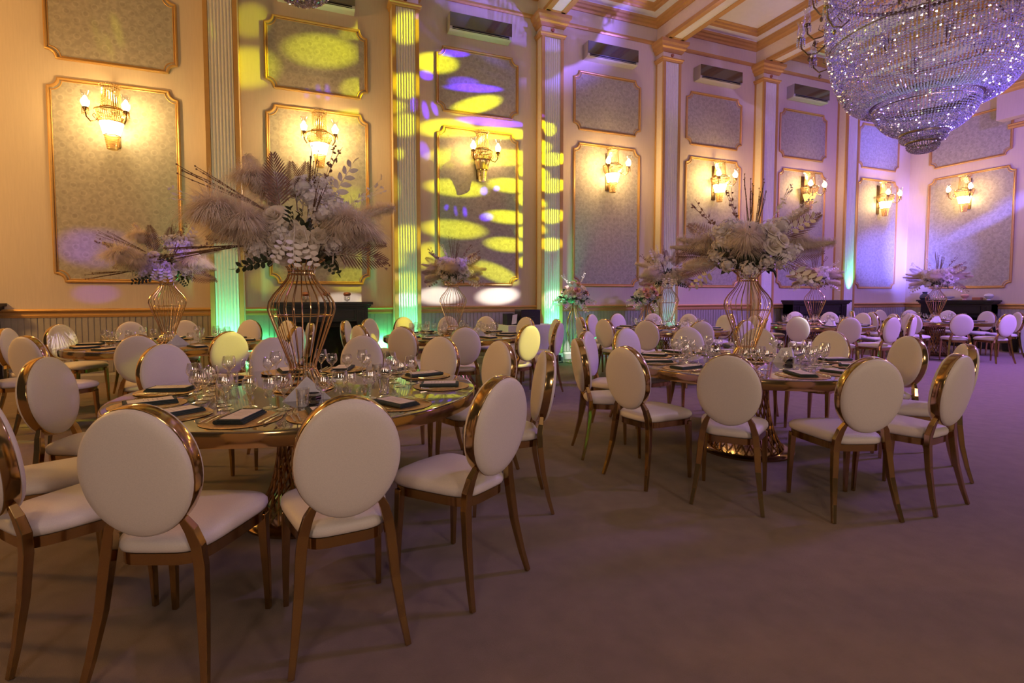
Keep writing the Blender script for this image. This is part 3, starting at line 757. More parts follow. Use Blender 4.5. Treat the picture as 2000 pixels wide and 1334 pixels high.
CLK = ['nearest','second clockwise','third clockwise','fourth clockwise','fifth clockwise','sixth clockwise','seventh clockwise','eighth clockwise','ninth clockwise','tenth clockwise','eleventh clockwise','twelfth clockwise']
def single(name, me, label, cat, x, y, z, rz, group):
    o = obj(name, me); o.location = (x, y, z); o.rotation_euler = (0,0,rz); return tag(o, label, cat, group)
for t in TABLES:
    (cx, cy), rr, angs = TABLES[t]; near_a = math.degrees(math.atan2(-cy, -cx))
    order = sorted(angs, key=lambda a: ((near_a - a + 15) % 360)); full = t in 'AB'; tn = TNAME[t]
    for i, a in enumerate(order):
        pl = 'place %s' % CLK[i] if i else 'the place nearest the camera'
        if i: pl = '%s place' % CLK[i]
        g = random.Random(hash((t, i)) if False else (ord(t)*100+i)); rz = R(a) + PI/2 + g.uniform(-.08,.08)
        x, y = place_on(t, a, .80)
        single('charger_plate', me_charger, 'round woven gold placemat at %s, %s' % (pl, tn), 'placemat', x, y, ZT, 0, 'gold placemats on the ' + tn)
        x, y = place_on(t, a, .79, g.uniform(-.012,.012))
        single('folded_napkin', me_napkin, 'folded dark green napkin at %s, %s' % (pl, tn), 'napkin', x, y, ZT+.0065, rz, 'napkins on the ' + tn)
        cd_ = single('menu_card', me_card, 'cream menu card at %s, %s' % (pl, tn), 'menu card', x, y, ZT+.0252, rz + g.uniform(-.05,.05), 'menu cards on the ' + tn)
        if full:
            pk = obj('print', me_ink, cd_)
            for nm, me, off, l2 in (('fork',me_fork,-.145,'inner'),('fork',me_fork,-.118,'outer'),('knife',me_knife,.118,'inner'),('knife',me_knife,.145,'outer')):
                lo = 'left' if off < 0 else 'right'
                lab = 'steel %s, %s of the napkin (%s) at %s, %s' % (nm, lo, 'outer' if abs(off) > .13 else 'inner', pl, tn)
                # diner faces the centre: local right is rotate(facing,-90)
                c, s = math.cos(rz), math.sin(rz); px, py = place_on(t, a, .79)
                single(nm, me, lab, nm, px + c*off, py + s*off, ZT+.0062, rz + g.uniform(-.03,.03), nm + 's on the ' + tn)
        gl = [(.60,.17,me_big,'wine_goblet','large round wine goblet'),(.545,.03,me_mid,'water_goblet','medium stemmed water goblet')]
        if full: gl.append((.52,.31,me_small if i % 2 else me_mid,'tumbler' if i % 2 else 'water_goblet','small clear tumbler' if i % 2 else 'second stemmed water goblet'))
        for r_, da, me, nm, lb in gl:
            x, y = place_on(t, a, r_ + g.uniform(-.015,.015), da)
            single(nm, me, '%s by %s, %s' % (lb, pl, tn), 'glass', x, y, ZT, 0, '%ss on the %s' % (lb, tn))
# folded white napkin tents and smoked candle glasses beside the vases
tb = MB()
v = [(-.125,-.05,0),(.125,-.05,0),(0,-.02,.125),(-.125,-.047,0),(.125,-.047,0),(-.10,.11,0),(.10,.11,0),(0,.06,.115)]
tb.add(v, [(0,1,2),(0,2,7,5),(1,6,7,2),(5,7,6)])
me_tent = tb.mesh('napkin_tent', M['cloth'], False)
cg = MB().lathe([(.0001,.003),(.030,.003),(.044,.024),(.043,.046),(.034,.056),(.032,.056),(.040,.045),(.041,.024),(.028,.008),(.0001,.008)], 8)
me_cup = cg.mesh('candle_glass', M['smoke'], False)
TENT = {'A':(-.01,-.33,0),'B':(.33,-.14,.6),'C':(.12,-.26,.3),'D':(.26,-.25,.2),'E':(.28,-.16,.8),'F':(.1,-.3,.5),'G':(-.28,-.2,.3)}
for t in TABLES:
    c = TABLES[t][0]; dx, dy, rz = TENT[t]
    single('napkin_tent', me_tent, 'white linen napkin folded into a pyramid by the vase, %s' % TNAME[t], 'napkin', c[0]+dx, c[1]+dy, ZT, rz, 'folded white pyramids by the vases')
    if t in 'AB':
        d = Vector((c[0]+dx, c[1]+dy, 0)).normalized()*-.15
        single('candle_glass', me_cup, 'faceted smoked candle glass before the white pyramid, %s' % TNAME[t], 'candle glass', c[0]+dx+d.x+(.03 if t == 'A' else 0), c[1]+dy+d.y, ZT, .3, 'smoked candle glasses')
# ------------------------------------------------------------------ wall sconces
def beadstrip(mb, p0, p1, n, r):
    p0, p1 = Vector(p0), Vector(p1)
    for i in range(n):
        c = p0 + (p1-p0)*((i+.5)/n)
        mb.add([c+Vector((r,0,0)), c+Vector((0,r,0)), c-Vector((r,0,0)), c-Vector((0,r,0)), c+Vector((0,0,r*1.25)), c-Vector((0,0,r*1.25))],
               [(0,1,4),(1,2,4),(2,3,4),(3,0,4),(1,0,5),(2,1,5),(3,2,5),(0,3,5)])
def make_sconce():
    root = thing('wall_sconce', '', 'wall lamp', group='crystal wall sconces')
    yc = -.21
    bp = MB(); bp.box(-.05,.05,-.02,0,-.42,.36); bp.tube([(0,-.01,.05),(0,yc,.05)], .014, 8); bp.tube([(0,-.01,-.25),(0,yc,-.25)], .012, 8)
    bp.build('back_plate', M['metal'], root, smooth=False)
    cr = MB()
    for i in range(26):
        a = 2*PI*i/26; c, s = math.cos(a), math.sin(a); beadstrip(cr, (.13*c, yc+.13*s, .10), (.105*c, yc+.105*s, .38), 15, .0095)
        beadstrip(cr, (.105*c, yc+.105*s, .38), (.14*c, yc+.14*s, .43), 3, .009)
    cr.build('crystal_crown', M['crystalgold'], root, smooth=False)
    for R_, r_, z_ in ((.132,.008,.095),(.108,.007,.38),(.20,.009,.05),(.150,.007,-.11),(.098,.006,-.30)): MB().torus(R_, r_, z_, 30, 6, (0,yc)).build('gilt_ring', M['gold'], root)
    bw = MB()
    for i in range(44):
        a = 2*PI*i/44; c, s = math.cos(a), math.sin(a)
        beadstrip(bw, (.20*c, yc+.20*s, .04), (.185*c, yc+.185*s, -.03), 4, .0095); beadstrip(bw, (.185*c, yc+.185*s, -.03), (.150*c, yc+.150*s, -.11), 5, .0095)
    bw.build('crystal_basket', M['crystalgold'], root, smooth=False)
    MB().lathe([(.0001,-.285),(.105,-.28),(.125,-.20),(.146,-.13),(.146,-.115),(.0001,-.112)], 28, (0,yc,0)).build('glowing_bowl', M['bowlglow'], root)
    tl = MB(); pr = []
    for i in range(8):
        z = -.30 - .025*i; r = .094 - .0035*i; pr += [(r, z), (r, z-.017), (r-.008, z-.019), (r-.008, z-.024)]
    pr.append((.0001, -.51)); tl.lathe(pr, 24, (0,yc,0)); tl.build('ribbed_tail', M['crystalgold'], root)
    for sg in (-1, 1):
        ar = MB(); ar.tube([(sg*.12,yc-.04,-.02),(sg*.16,yc-.10,-.13),(sg*.20,yc-.17,-.16),(sg*.235,yc-.21,-.11),(sg*.24,yc-.22,-.03)], .009, 8)
        ar.tube([(sg*.16,yc-.10,-.10),(sg*.19,yc-.13,-.06),(sg*.175,yc-.12,-.03),(sg*.15,yc-.10,-.05),(sg*.165,yc-.11,-.07)], .005, 6)
        ar.lathe([(.004,-.02),(.012,0),(.035,.03),(.04,.055),(.0001,.055)], 16, (sg*.24,yc-.22,-.04))
        a = ar.build('lamp_arm', M['gold'], root)
        dr = MB()
        for k in range(8):
            b = 2*PI*k/8; beadstrip(dr, (sg*.24+.04*math.cos(b), yc-.22+.04*math.sin(b), -.09), (sg*.24+.04*math.cos(b), yc-.22+.04*math.sin(b), .0), 4, .009)
        dr.build('crystal_drops', M['crystalgold'], a, smooth=False)
        MB().lathe([(.03,.075),(.048,.10),(.056,.14),(.046,.19),(.043,.22),(.055,.26),(.066,.285)], 20, (sg*.24,yc-.22,-.05)).build('tulip_shade', M['shade'], a)
        MB().lathe([(.0001,.08),(.028,.09),(.042,.13),(.037,.175),(.016,.22),(.0001,.232)], 14, (sg*.24,yc-.22,-.05)).build('lit_bulb', M['lampglow'], a)
    return remember(root)
LIGHTS = []
def point(name, loc, col, e, r=.05):
    l = bpy.data.lights.new(name, 'POINT'); l.color = col; l.energy = e; l.shadow_soft_size = r
    o = bpy.data.objects.new(name, l); o.location = loc; C.objects.link(o); return o
def spot(name, loc, tgt, col, e, ang, blend=.3, r=.05):
    l = bpy.data.lights.new(name, 'SPOT'); l.color = col; l.energy = e; l.spot_size = R(ang); l.spot_blend = blend; l.shadow_soft_size = r
    o = bpy.data.objects.new(name, l); o.location = loc
    o.rotation_euler = (Vector(tgt)-Vector(loc)).to_track_quat('-Z', 'Y').to_euler(); C.objects.link(o); return o
WARM = (1,.60,.20)
ZS = 3.98
sc0 = None
SLAB = ['leftmost crystal wall sconce with two lit tulip shades','lit crystal wall sconce directly above the large feathered bouquet','crystal wall sconce with unlit basket among the yellow spots',
 'lit crystal wall sconce on the panel right of yellow-spotted pilaster','lit crystal wall sconce above the front right bouquet, left one','dimly lit crystal wall sconce just right of the front right bouquet','lit crystal wall sconce on narrow panel beside the blue corner','lit crystal wall sconce on the end wall at far right']
SE = [1.0, 1.15, .45, 1.25, 1.25, .65, .7, .36]
for i in range(8):
    if i < 7: loc = (PX0 + PB*i + PW/2, D-.006, ZS); rz = 0
    else: loc = (XE-.006, ey, ZS); rz = -PI/2
    if sc0 is None:
        sc0 = make_sconce(); sc0.location = loc; sc0['label'] = SLAB[0]; s = sc0
    else: s = dup(sc0, loc, rz, SLAB[i])
    if i in (2, 5):
        for ch in bpy.data.objects:
            if ch.parent == s and ch.name.startswith('glowing_bowl'):
                ch.data = ch.data.copy(); ch.data.materials[0] = M['crystalgold'] if i == 2 else M['dimglow']
    Mx = Matrix.Translation(loc) @ Matrix.Rotation(rz, 4, 'Z')
    for sg in (-1, 1): point('sconce_bulb', Mx @ Vector((sg*.24,-.36,.10)), WARM, 24*SE[i] if i not in (2,5) else 20, .05)
    if i != 2: point('sconce_bowl_lamp', Mx @ Vector((0,-.37,-.2)), WARM, (20 if i != 5 else 6)*SE[i], .08)

# ------------------------------------------------------------------ air conditioners
def make_ac():
    root = thing('air_conditioner', '', 'air conditioner', group='wall air conditioners'); w = .61
    b = MB(); P = [(0,-.155),(-.16,-.155),(-.205,-.138),(-.215,-.095),(-.215,.15),(-.20,.155),(0,.155)]; n = len(P)
    b.add([(-w,y,z) for y,z in P]+[(w,y,z) for y,z in P], [(i,(i+1)%n,(i+1)%n+n,i+n) for i in range(n)]+[tuple(range(n-1,-1,-1)),tuple(range(n,2*n))])
    b.build('housing', M['acwhite'], root, smooth=False, bevel=.008)
    MB().box(-w+.005,w-.005,-.228,-.214,-.088,.152).build('front_panel', M['acglass'], root, smooth=False)
    MB().add([(-w+.05,-.2170,-.093),(w-.05,-.2170,-.093),(w-.05,-.2075,-.136),(-w+.05,-.2075,-.136)], [(0,1,2,3),(3,2,1,0)]).build('air_slot', M['acdark'], root, smooth=False)
    l = MB(); l.box(-w+.05,w-.05,-.218,-.206,-.124,-.120); l.build('louver', M['acwhite'], root, smooth=False)
    return remember(root)
ac0 = None
for k, lb in ((2,'grey-fronted air conditioner cut by the top edge, beside small crystal drop'),(3,'grey-fronted air conditioner above the yellow and violet spotted panel'),(4,'grey-fronted air conditioner on the third bay from its left neighbour, above plain grey panel'),(5,'grey-fronted air conditioner second from the chandelier'),(6,'grey-fronted air conditioner nearest the chandelier')):
    if k == 4: lb = 'grey-fronted air conditioner between the second and third visible pilaster capitals'
    loc = (PX0 + PB*(k-1) + PW/2, D+.004, 6.335)
    if ac0 is None: ac0 = make_ac(); ac0.location = loc; ac0['label'] = lb
    else: dup(ac0, loc, 0, lb)

# ------------------------------------------------------------------ mantels
def make_mantel(w):
    root = thing('fireplace_mantel', '', 'mantel'); h = w/2
    MB().box(-h,h,-.36,0,1.17,1.215).box(-h+.03,h-.03,-.335,0,1.135,1.17).box(-h+.05,h-.05,-.315,0,1.11,1.135).build('shelf', M['black'], root, smooth=False, bevel=.004)
    fz = MB(); fz.box(-h+.08,h-.08,-.27,0,.88,1.11); fz.box(-h+.30,h-.30,-.285,-.27,1.05,1.065); fz.box(-h+.30,h-.30,-.285,-.27,.92,.935); fz.box(-h+.30,-h+.315,-.285,-.27,.92,1.065); fz.box(h-.315,h-.30,-.285,-.27,.92,1.065)
    fz.build('frieze', M['black'], root, smooth=False)
    for sg in (-1, 1):
        p = MB(); a, b = sorted((sg*(h-.08), sg*(h-.27))); p.box(a, b, -.285, 0, 0, 1.11); p.box(a-.015, b+.015, -.30, 0, 0, .14)
        for q in range(4):
            c = a + .035 + q*.04; p.box(c-.008, c+.008, -.293, -.285, .18, 1.06)
        p.build('side_pilaster', M['black'], root, smooth=False)
    f = MB(); f.box(-h+.27,h-.27,-.05,0,0,.88); f.box(-h+.27,-h+.38,-.24,0,0,.88); f.box(h-.38,h-.27,-.24,0,0,.88); f.box(-h+.38,h-.38,-.24,0,.78,.88); f.build('firebox', M['firebox_black'], root, smooth=False)
    return root
def mantel(w, loc, rz, lb):
    r = make_mantel(w); r.location = loc; r.rotation_euler = (0,0,rz); r['label'] = lb; r['group'] = 'dark wooden mantels'; return r
f1 = on_y(633, 588, D-.34)
mantel(1.60, (f1.x, D-.002, 0), 0, 'dark wooden fireplace mantel behind the large wire vase')
f2a, f2b = on_y(1550, 585, 8.97), on_y(1664, 585, 8.97)
mantel(f2b.x-f2a.x, ((f2a.x+f2b.x)/2, D-.255, 0), 0, 'dark mantel washed in violet before the last green pilaster')
f3a, f3b = on_x(1790, 584, XE-.36), on_x(1942, 584, XE-.36)
mantel(f3a.y-f3b.y, (XE-.018, (f3a.y+f3b.y)/2, 0), -PI/2, 'dark mantel against the end wall with small dishes on its shelf')
f0 = on_y(13, 592, D-.01)
mantel(1.60, (f0.x-.80, D-.002, 0), 0, 'dark mantel whose shelf tip shows at the far left edge')
def candle_stand():
    root = thing('candle_stand', '', 'candle holder', group='glass stands with copper candles on the mantel')
    MB().lathe([(.0001,.002),(.05,.002),(.05,.006),(.012,.012),(.045,.03),(.056,.07),(.052,.10),(.050,.10),(.053,.07),(.042,.033),(.0001,.02)], 18).build('glass_stand', M['glass'], root)
    MB().lathe([(.0001,.10),(.045,.105),(.062,.125),(.064,.145),(.045,.165),(.01,.172),(.0001,.170)], 18).build('candle', M['copper'], root)
    return remember(root)
cs = None
for px, lb in ((597,'copper candle on glass stand, leftmost on the mantel behind the vase'),(638,'copper candle on glass stand, middle of three on the mantel'),(678,'copper candle on glass stand, rightmost on the mantel, clear of the vase')):
    p = on_y(px, 588, D-.18); loc = (p.x, D-.18, 1.215)
    if cs is None: cs = candle_stand(); cs.location = loc; cs['label'] = lb
    else: dup(cs, loc, 0, lb)
def on3(px): p = on_x(px, 584, XE-.18); return (XE-.18, p.y, 1.215)
tag(MB().lathe([(.0001,0),(.06,0),(.03,.02),(.11,.06),(.125,.09),(.118,.09),(.10,.066),(.0001,.03)], 20).build('dish', M['cloth'], loc=on3(1853)), 'shallow white dish on end wall mantel beside the bouquet', 'dish')
tag(MB().lathe([(.0001,0),(.05,0),(.03,.04),(.08,.08),(.09,.12),(.06,.15),(.0001,.155)], 20).build('pink_bowl', M['pink'], loc=on3(1884)), 'pink filled glass bowl on the end wall mantel', 'bowl')
tag(MB().box(-.06,.06,-.09,.09,0,.07).build('small_box', M['copper'], smooth=False, bevel=.006, loc=on3(1909)), 'small reddish box on the end wall mantel', 'box')
tag(MB().lathe([(.0001,0),(.045,0),(.025,.03),(.075,.06),(.095,.11),(.07,.155),(.0001,.165)], 20).build('white_bowl', M['cloth'], loc=on3(1931)), 'white footed bowl at right end of the end wall mantel', 'bowl')
vs_ = thing('dark_vase', 'black rounded vase behind the lilac bouquet on end wall mantel', 'vase', on3(1806))
MB().lathe([(.0001,0),(.09,0),(.12,.05),(.10,.12),(.05,.17),(.06,.22),(.055,.22),(.045,.17),(.0001,.16)], 20).build('body', M['rubber'], vs_)
pl = thing('potted_palm', 'dark leafy potted palm beside the end wall mantel', 'plant', (XE-.42, 6.97, 0))
MB().lathe([(.0001,0),(.13,0),(.18,.32),(.185,.34),(.165,.34),(.15,.28),(.0001,.27)], 24).build('pot', M['rubber'], pl)
pm = MB(); g_ = random.Random(5)
for i in range(13):
    a = 2*PI*i/13 + g_.uniform(-.2,.2); ln = g_.uniform(.42,.6); pts = []
    for s in range(7):
        t = s/6; rr_ = ln*.5*t; pts.append((max(-.32, min(.26, math.cos(a)*rr_)), math.sin(a)*rr_, .27 + .98*t - .42*t*t))
    pm.tube(pts, [.006,.006,.005,.005,.004,.003,.002], 5)
    for s in range(2, 7):
        for sg in (-1, 1):
            d = Vector((math.cos(a+sg*1.1)*.5, math.sin(a+sg*1.1), .1)); leaf(pm, frame(pts[s], d, 0), .09, .011, .2, .3)
pm.build('fronds', M['green'], pl)

# ------------------------------------------------------------------ flower stands on the floor
def make_stand():
    root = thing('flower_stand', '', 'flower stand', group='tall gold flower stands')
    w = MB(); prof = [(.10,.02),(.03,.10),(.06,.25),(.13,.45),(.165,.65),(.15,.85),(.09,1.0),(.05,1.08),(.10,1.2)]
    for i in range(10):
        for sg in (-1, 1):
            if (i + (sg > 0)) % 2: continue
            pts = [(r*math.cos(2*PI*i/10 + sg*.9*(j/8)), r*math.sin(2*PI*i/10 + sg*.9*(j/8)), z) for j, (r, z) in enumerate(prof)]
            w.tube(pts, .006, 6)
    for i in range(8):
        a = 2*PI*i/8; w.tube([((.02 if j == 0 else r)*math.cos(a), (.02 if j == 0 else r)*math.sin(a), z) for j, (r, z) in enumerate(prof[1:])], .006, 6)
    w.build('curved_rods', M['rosegold'], root)
    MB().lathe([(.0001,.02),(.17,.018),(.18,.01),(.18,0),(.0001,0)], 36).build('base', M['gold'], root)
    b = MB()
    for i in range(6):
        a = 2*PI*i/6; beadstrip(b, (.075*math.cos(a), .075*math.sin(a), .42), (.075*math.cos(a), .075*math.sin(a), 1.15), 36, .009)
    b.build('bead_strands', M['beadwire'], root, smooth=False)
    MB().torus(.10, .006, 1.2, 24).build('top_ring', M['rosegold'], root)
    return remember(root)
p1 = on_y(1122, 600, 9.0); p2 = on_y(1262, 600, 9.05)
s1 = make_stand(); s1.location = (p1.x, 9.0, 0); s1['label'] = 'tall gold flower stand with hanging beads beside the green pilaster'
dup(s1, (p2.x, 9.05, 0), .3, 'tall gold flower stand half hidden behind the middle back bouquet')
SW = {'p':'b','f':'w','t':'s'}
LS = [('c',-.12,.12,-.12,1.2,None),('c',.1,.1,-.14,1.2,None),('b',0,.2,-.18,1.7,None),('b',-.1,.22,-.15,1.6,None),('b',.12,.24,-.12,1.7,None),('b',.05,.32,-.08,1.5,None),('b',-.06,.34,-.06,1.6,None),('b',.17,.16,-.14,1.6,None),('b',-.18,.16,-.1,1.5,None),
 ('b',.03,.12,-.2,1.6,None),('r',-.05,.16,-.2,1.2,None),('r',.08,.2,-.17,1.2,None),('w',-.18,.02,-.05,1.0,(-.9,-.35,-.2)),('w',-.1,.0,-.12,.9,(-.5,-.6,-.4)),('w',.1,.0,-.1,1.0,(.4,-.75,-.3)),('w',.18,.05,-.05,.9,(.9,-.3,-.1)),('s',.1,.32,0,1.0,(.4,.9,0)),('s',-.1,.3,0,1.0,(-.5,.8,0)),('c',.0,.02,-.15,1.0,None),('g',.1,.15,-.15,.8,(.5,.2,-.5))]
bouquet('flower_arrangement', 'round blush bouquet on the gold stand by the green pilaster', 'flowers', (p1.x, 9.0, 1.20), vdir('D'), LS, 1.05, 1.0, True, None, 'bouquets on the floor stands', 51, True)
bouquet('flower_arrangement', 'blush bouquet on the half-hidden gold stand behind the middle back table', 'flowers', (p2.x, 9.05, 1.20), vdir('E'), LS, 1.05, -1.0 if False else 1.0, True, None, 'bouquets on the floor stands', 52, True)

# ------------------------------------------------------------------ service tables
def cloth_table(name, lb, x0, x1, y0, y1, zt, seed):
    root = thing(name, lb, 'table', ((x0+x1)/2, (y0+y1)/2, 0)); hx, hy = (x1-x0)/2, (y1-y0)/2; g = random.Random(seed)
    n = 72; top = []; bot = []
    for i in range(n):
        a = 2*PI*i/n; c, s = math.cos(a), math.sin(a); k = 1/max(abs(c), abs(s)); x, y = c*k, s*k
        w = 1.0 + .035*math.sin(i*1.7) + .02*math.sin(i*.9+1)
        top.append((hx*x, hy*y, zt)); bot.append((hx*x*w, hy*y*w, .03))
    m = MB(); mid = [((a[0]*.35+b[0]*.65), (a[1]*.35+b[1]*.65), zt*.5) for a, b in zip(top, bot)]
    m.add(top+mid+bot+[(0,0,zt)], [(i,n+i,n+(i+1)%n,(i+1)%n) for i in range(n)]+[(n+i,2*n+i,2*n+(i+1)%n,n+(i+1)%n) for i in range(n)]+[(i,(i+1)%n,3*n) for i in range(n)])
    m.build('tablecloth', M['cloth'], root, smooth=False)
    for sx in (-1,1):
        for sy in (-1,1): MB().box(sx*hx*.85-.02, sx*hx*.85+.02, sy*hy*.8-.02, sy*hy*.8+.02, 0, zt-.01).build('leg', M['rubber'], root, smooth=False)
    return root
ta, tb_ = on_y(984, 640, 8.95), on_y(1082, 640, 8.95)
cloth_table('service_table', 'small service table under white cloth by the green pilaster base', ta.x, tb_.x-.03, 8.72, 9.28, .775, 3)
bx = on_y(1031, 634, 9.0)
t_ = thing('equipment_case', 'dark brown equipment case on the white service table', 'case', (bx.x, 9.02, .777))
MB().box(-.20,.20,-.16,.16,0,.27).build('case_body', M['black'], t_, smooth=False, bevel=.01); MB().box(-.20,.20,-.165,.16,.272,.285).build('lid', M['rubber'], t_, smooth=False)
MB().tube([(-.06,-.165,.15),(-.06,-.19,.15),(.06,-.19,.15),(.06,-.165,.15)], .008, 6).build('handle', M['rubber'], t_)
bx = on_y(996, 634, 9.0)
t_ = thing('black_crate', 'small open black crate with paper on the white service table', 'crate', (bx.x, 9.0, .777))
cr_ = MB(); cr_.box(-.10,.10,-.12,.12,0,.01); cr_.box(-.10,.10,-.12,-.11,.01,.19); cr_.box(-.10,.10,.11,.12,.01,.21); cr_.box(-.10,-.09,-.11,.11,.01,.2); cr_.box(.09,.10,-.11,.11,.01,.2); cr_.build('crate_body', M['rubber'], t_, smooth=False)
pp_ = MB().add([(-.02,-.135,.015),(.075,-.135,.03),(.10,-.125,.205),(.005,-.125,.19)], [(0,1,2,3)]).build('paper_sheet', M['paper'], None, smooth=False, loc=(bx.x, 9.0, .777))
pp_.modifiers.new('thickness', 'SOLIDIFY').thickness = .002
tag(pp_, 'white paper sheet leaning on the small black crate', 'paper')
cloth_table('draped_table', 'violet-lit table with long white cloth at the right edge', 15.02, 15.75, 5.75, 6.55, .80, 8)

# ------------------------------------------------------------------ chandeliers
CS = .79
def bead_tier(prof, n, sp, r, tw=0.0):
    L = [0.0]
    for (r0, z0), (r1, z1) in zip(prof, prof[1:]): L.append(L[-1] + math.hypot(r1-r0, z1-z0))
    m = int(L[-1]/sp); samp = []
    for q in range(m):
        s = L[-1]*(q+.5)/m
        for i in range(len(prof)-1):
            if s <= L[i+1]:
                t = (s-L[i])/(L[i+1]-L[i]); samp.append((prof[i][0]+(prof[i+1][0]-prof[i][0])*t, prof[i][1]+(prof[i+1][1]-prof[i][1])*t)); break
    vs = []; fs = []; gr = random.Random(n); TURN = []
    for _ in range(60):
        q_ = Quaternion((gr.gauss(0,1), gr.gauss(0,1), gr.gauss(0,1), gr.gauss(0,1))).normalized(); TURN.append([q_ @ (Vector(v_)*r) for v_ in ((1,0,0),(0,1,0),(-1,0,0),(0,-1,0),(0,0,1.15),(0,0,-1.15))])
    for i in range(n):
        a0 = 2*PI*i/n
        for q, (pr, pz) in enumerate(samp):
            a = a0 + tw*q/m; cx, cy = CS*pr*math.cos(a), CS*pr*math.sin(a); b = len(vs); c, s = math.cos(a), math.sin(a)
            vs += [(cx+v_.x, cy+v_.y, pz+v_.z) for v_ in TURN[gr.randrange(60)]]
            fs += [(b,b+1,b+4),(b+1,b+2,b+4),(b+2,b+3,b+4),(b+3,b,b+4),(b+1,b,b+5),(b+2,b+1,b+5),(b+3,b+2,b+5),(b,b+3,b+5)]
    m_ = MB(); m_.v = vs; m_.f = fs; return m_
def smooth_prof(P, k=4):
    out = []
    for i in range(len(P)-1):
        p0, p1, p2, p3 = P[max(0,i-1)], P[i], P[i+1], P[min(len(P)-1,i+2)]
        for q in range(k):
            t = q/k; out.append(tuple(.5*((2*p1[d])+(-p0[d]+p2[d])*t+(2*p0[d]-5*p1[d]+4*p2[d]-p3[d])*t*t+(-p0[d]+3*p1[d]-3*p2[d]+p3[d])*t**3) for d in (0,1)))
    return out + [P[-1]]
CB = 3.20       # height of the lowest crystal
def make_chandelier():
    root = thing('crystal_chandelier', '', 'chandelier', group='crystal chandeliers')
    z = lambda v: v - CB
    bead_tier(smooth_prof([(1.40,z(5.62)),(1.46,z(5.35)),(1.475,z(5.05)),(1.44,z(4.72)),(1.34,z(4.36)),(1.18,z(4.06)),(1.02,z(3.92)),(.88,z(3.87)),(.78,z(3.90)),(.745,z(3.95))]), 158, .031, .0150).build('upper_crystal_bowl', M['crystal'], root, smooth=False)
    bead_tier(smooth_prof([(.70,z(3.95)),(.725,z(3.87)),(.69,z(3.74)),(.58,z(3.61)),(.43,z(3.52)),(.315,z(3.49))]), 92, .030, .0142).build('middle_crystal_bowl', M['crystal'], root, smooth=False)
    bead_tier(smooth_prof([(.31,z(3.48)),(.33,z(3.44)),(.30,z(3.395)),(.235,z(3.375))]), 56, .026, .0130).build('lower_crystal_bowl', M['crystal'], root, smooth=False)
    bead_tier(smooth_prof([(.215,z(3.365)),(.225,z(3.33)),(.20,z(3.285)),(.13,z(3.25)),(.03,z(3.235))]), 40, .026, .0135).build('crystal_tip', M['crystal'], root, smooth=False)
    g = MB(); g.torus(1.41,.03,z(5.62),72,8); g.torus(1.475,.008,z(5.05),72,6); g.torus(1.43,.008,z(4.70),72,6); g.torus(1.47,.008,z(5.33),72,6); g.torus(.742,.045,z(3.935),60,8); g.torus(.715,.007,z(3.83),56,6); g.torus(.318,.024,z(3.487),40,8); g.torus(.232,.018,z(3.37),36,8)
    for i in range(8):
        a = 2*PI*i/8; g.tube([(1.41*math.cos(a),1.41*math.sin(a),z(5.62)),(.7*math.cos(a),.7*math.sin(a),z(5.75)),(.06*math.cos(a),.06*math.sin(a),z(5.8))], .015, 6)
        g.tube([(.735*math.cos(a),.735*math.sin(a),z(3.94)),(.315*math.cos(a),.315*math.sin(a),z(3.50))], .006, 6)
    g.v = [(x*CS, y*CS, q) for x, y, q in g.v]; g.build('frame', M['metal'], root)
    gal = MB()
    for i in range(48):
        a = 2*PI*i/48; q = [(1.43+.03*math.cos(b), z(5.70)+.05*math.sin(b)) for b in [PI*2*k/8 for k in range(8)]]
        gal.tube([(r*math.cos(a), r*math.sin(a), zz) for r, zz in q], .005, 5, closed=True)
    gal.torus(1.43,.012,z(5.76),72,6); gal.v = [(x*CS, y*CS, q) for x, y, q in gal.v]; gal.build('gallery', M['metal'], root)
    st = MB(); st.tube([(0,0,z(5.0)),(0,0,z(7.44))], .025, 10); st.lathe([(.0001,z(7.445)),(.16,z(7.445)),(.15,z(7.40)),(.05,z(7.34)),(.03,z(7.30))], 24); st.build('stem', M['metal'], root)
    bead_tier([(.30,z(6.6)),(.36,z(6.3)),(.5,z(6.0)),(.95,z(5.72)),(1.38,z(5.64))], 60, .05, .016).build('upper_crystal_swags', M['crystal'], root, smooth=False)
    sh = MB().lathe([(.018,.05),(.040,.075),(.052,.115),(.043,.165),(.036,.20),(.044,.245),(.060,.275)], 18).mesh('glass_shade', M['shade'])
    am = MB(); am.tube([(1.45,0,-.10),(1.56,0,-.20),(1.68,0,-.20),(1.76,0,-.10),(1.77,0,.0)], .011, 8)
    am.tube([(1.55,0,-.14),(1.62,0,-.08),(1.60,0,-.02),(1.55,0,-.04),(1.57,0,-.08)], .006, 6); am.lathe([(.004,-.02),(.014,0),(.045,.025),(.05,.045),(.0001,.045)], 14, (1.77,0,0)); am.ball((1.66,0,-.27), .022, 8, 6, 1.6)
    am.tube([(1.66,0,-.21),(1.66,0,-.25)], .003, 4)
    me_am = am.mesh('lamp_arm', M['metal'])
    dp = MB()
    for k in range(9):
        b = 2*PI*k/9; beadstrip(dp, (1.77+.05*math.cos(b), .05*math.sin(b), -.08), (1.77+.05*math.cos(b), .05*math.sin(b), .03), 4, .011)
    me_dp = dp.mesh('crystal_drops', M['crystal'], False)
    for i in range(22):
        a = 2*PI*i/22 + .05; o = obj('lamp_arm', me_am, root); up = i % 2; o.location = (-(.30+.05*up)*math.cos(a), -(.30+.05*up)*math.sin(a), z(4.98) + .36*up); o.rotation_euler = (0,0,a)
        s = obj('glass_shade', sh, o); s.location = (1.77,0,0); obj('crystal_drops', me_dp, o)
    return remember(root)
def at_depth(px, d): v = RT*((px-1000)/FPX*d) ; h = Vector((math.sin(YAW), math.cos(YAW), 0)); return h*d + Vector((v.x, v.y, 0))
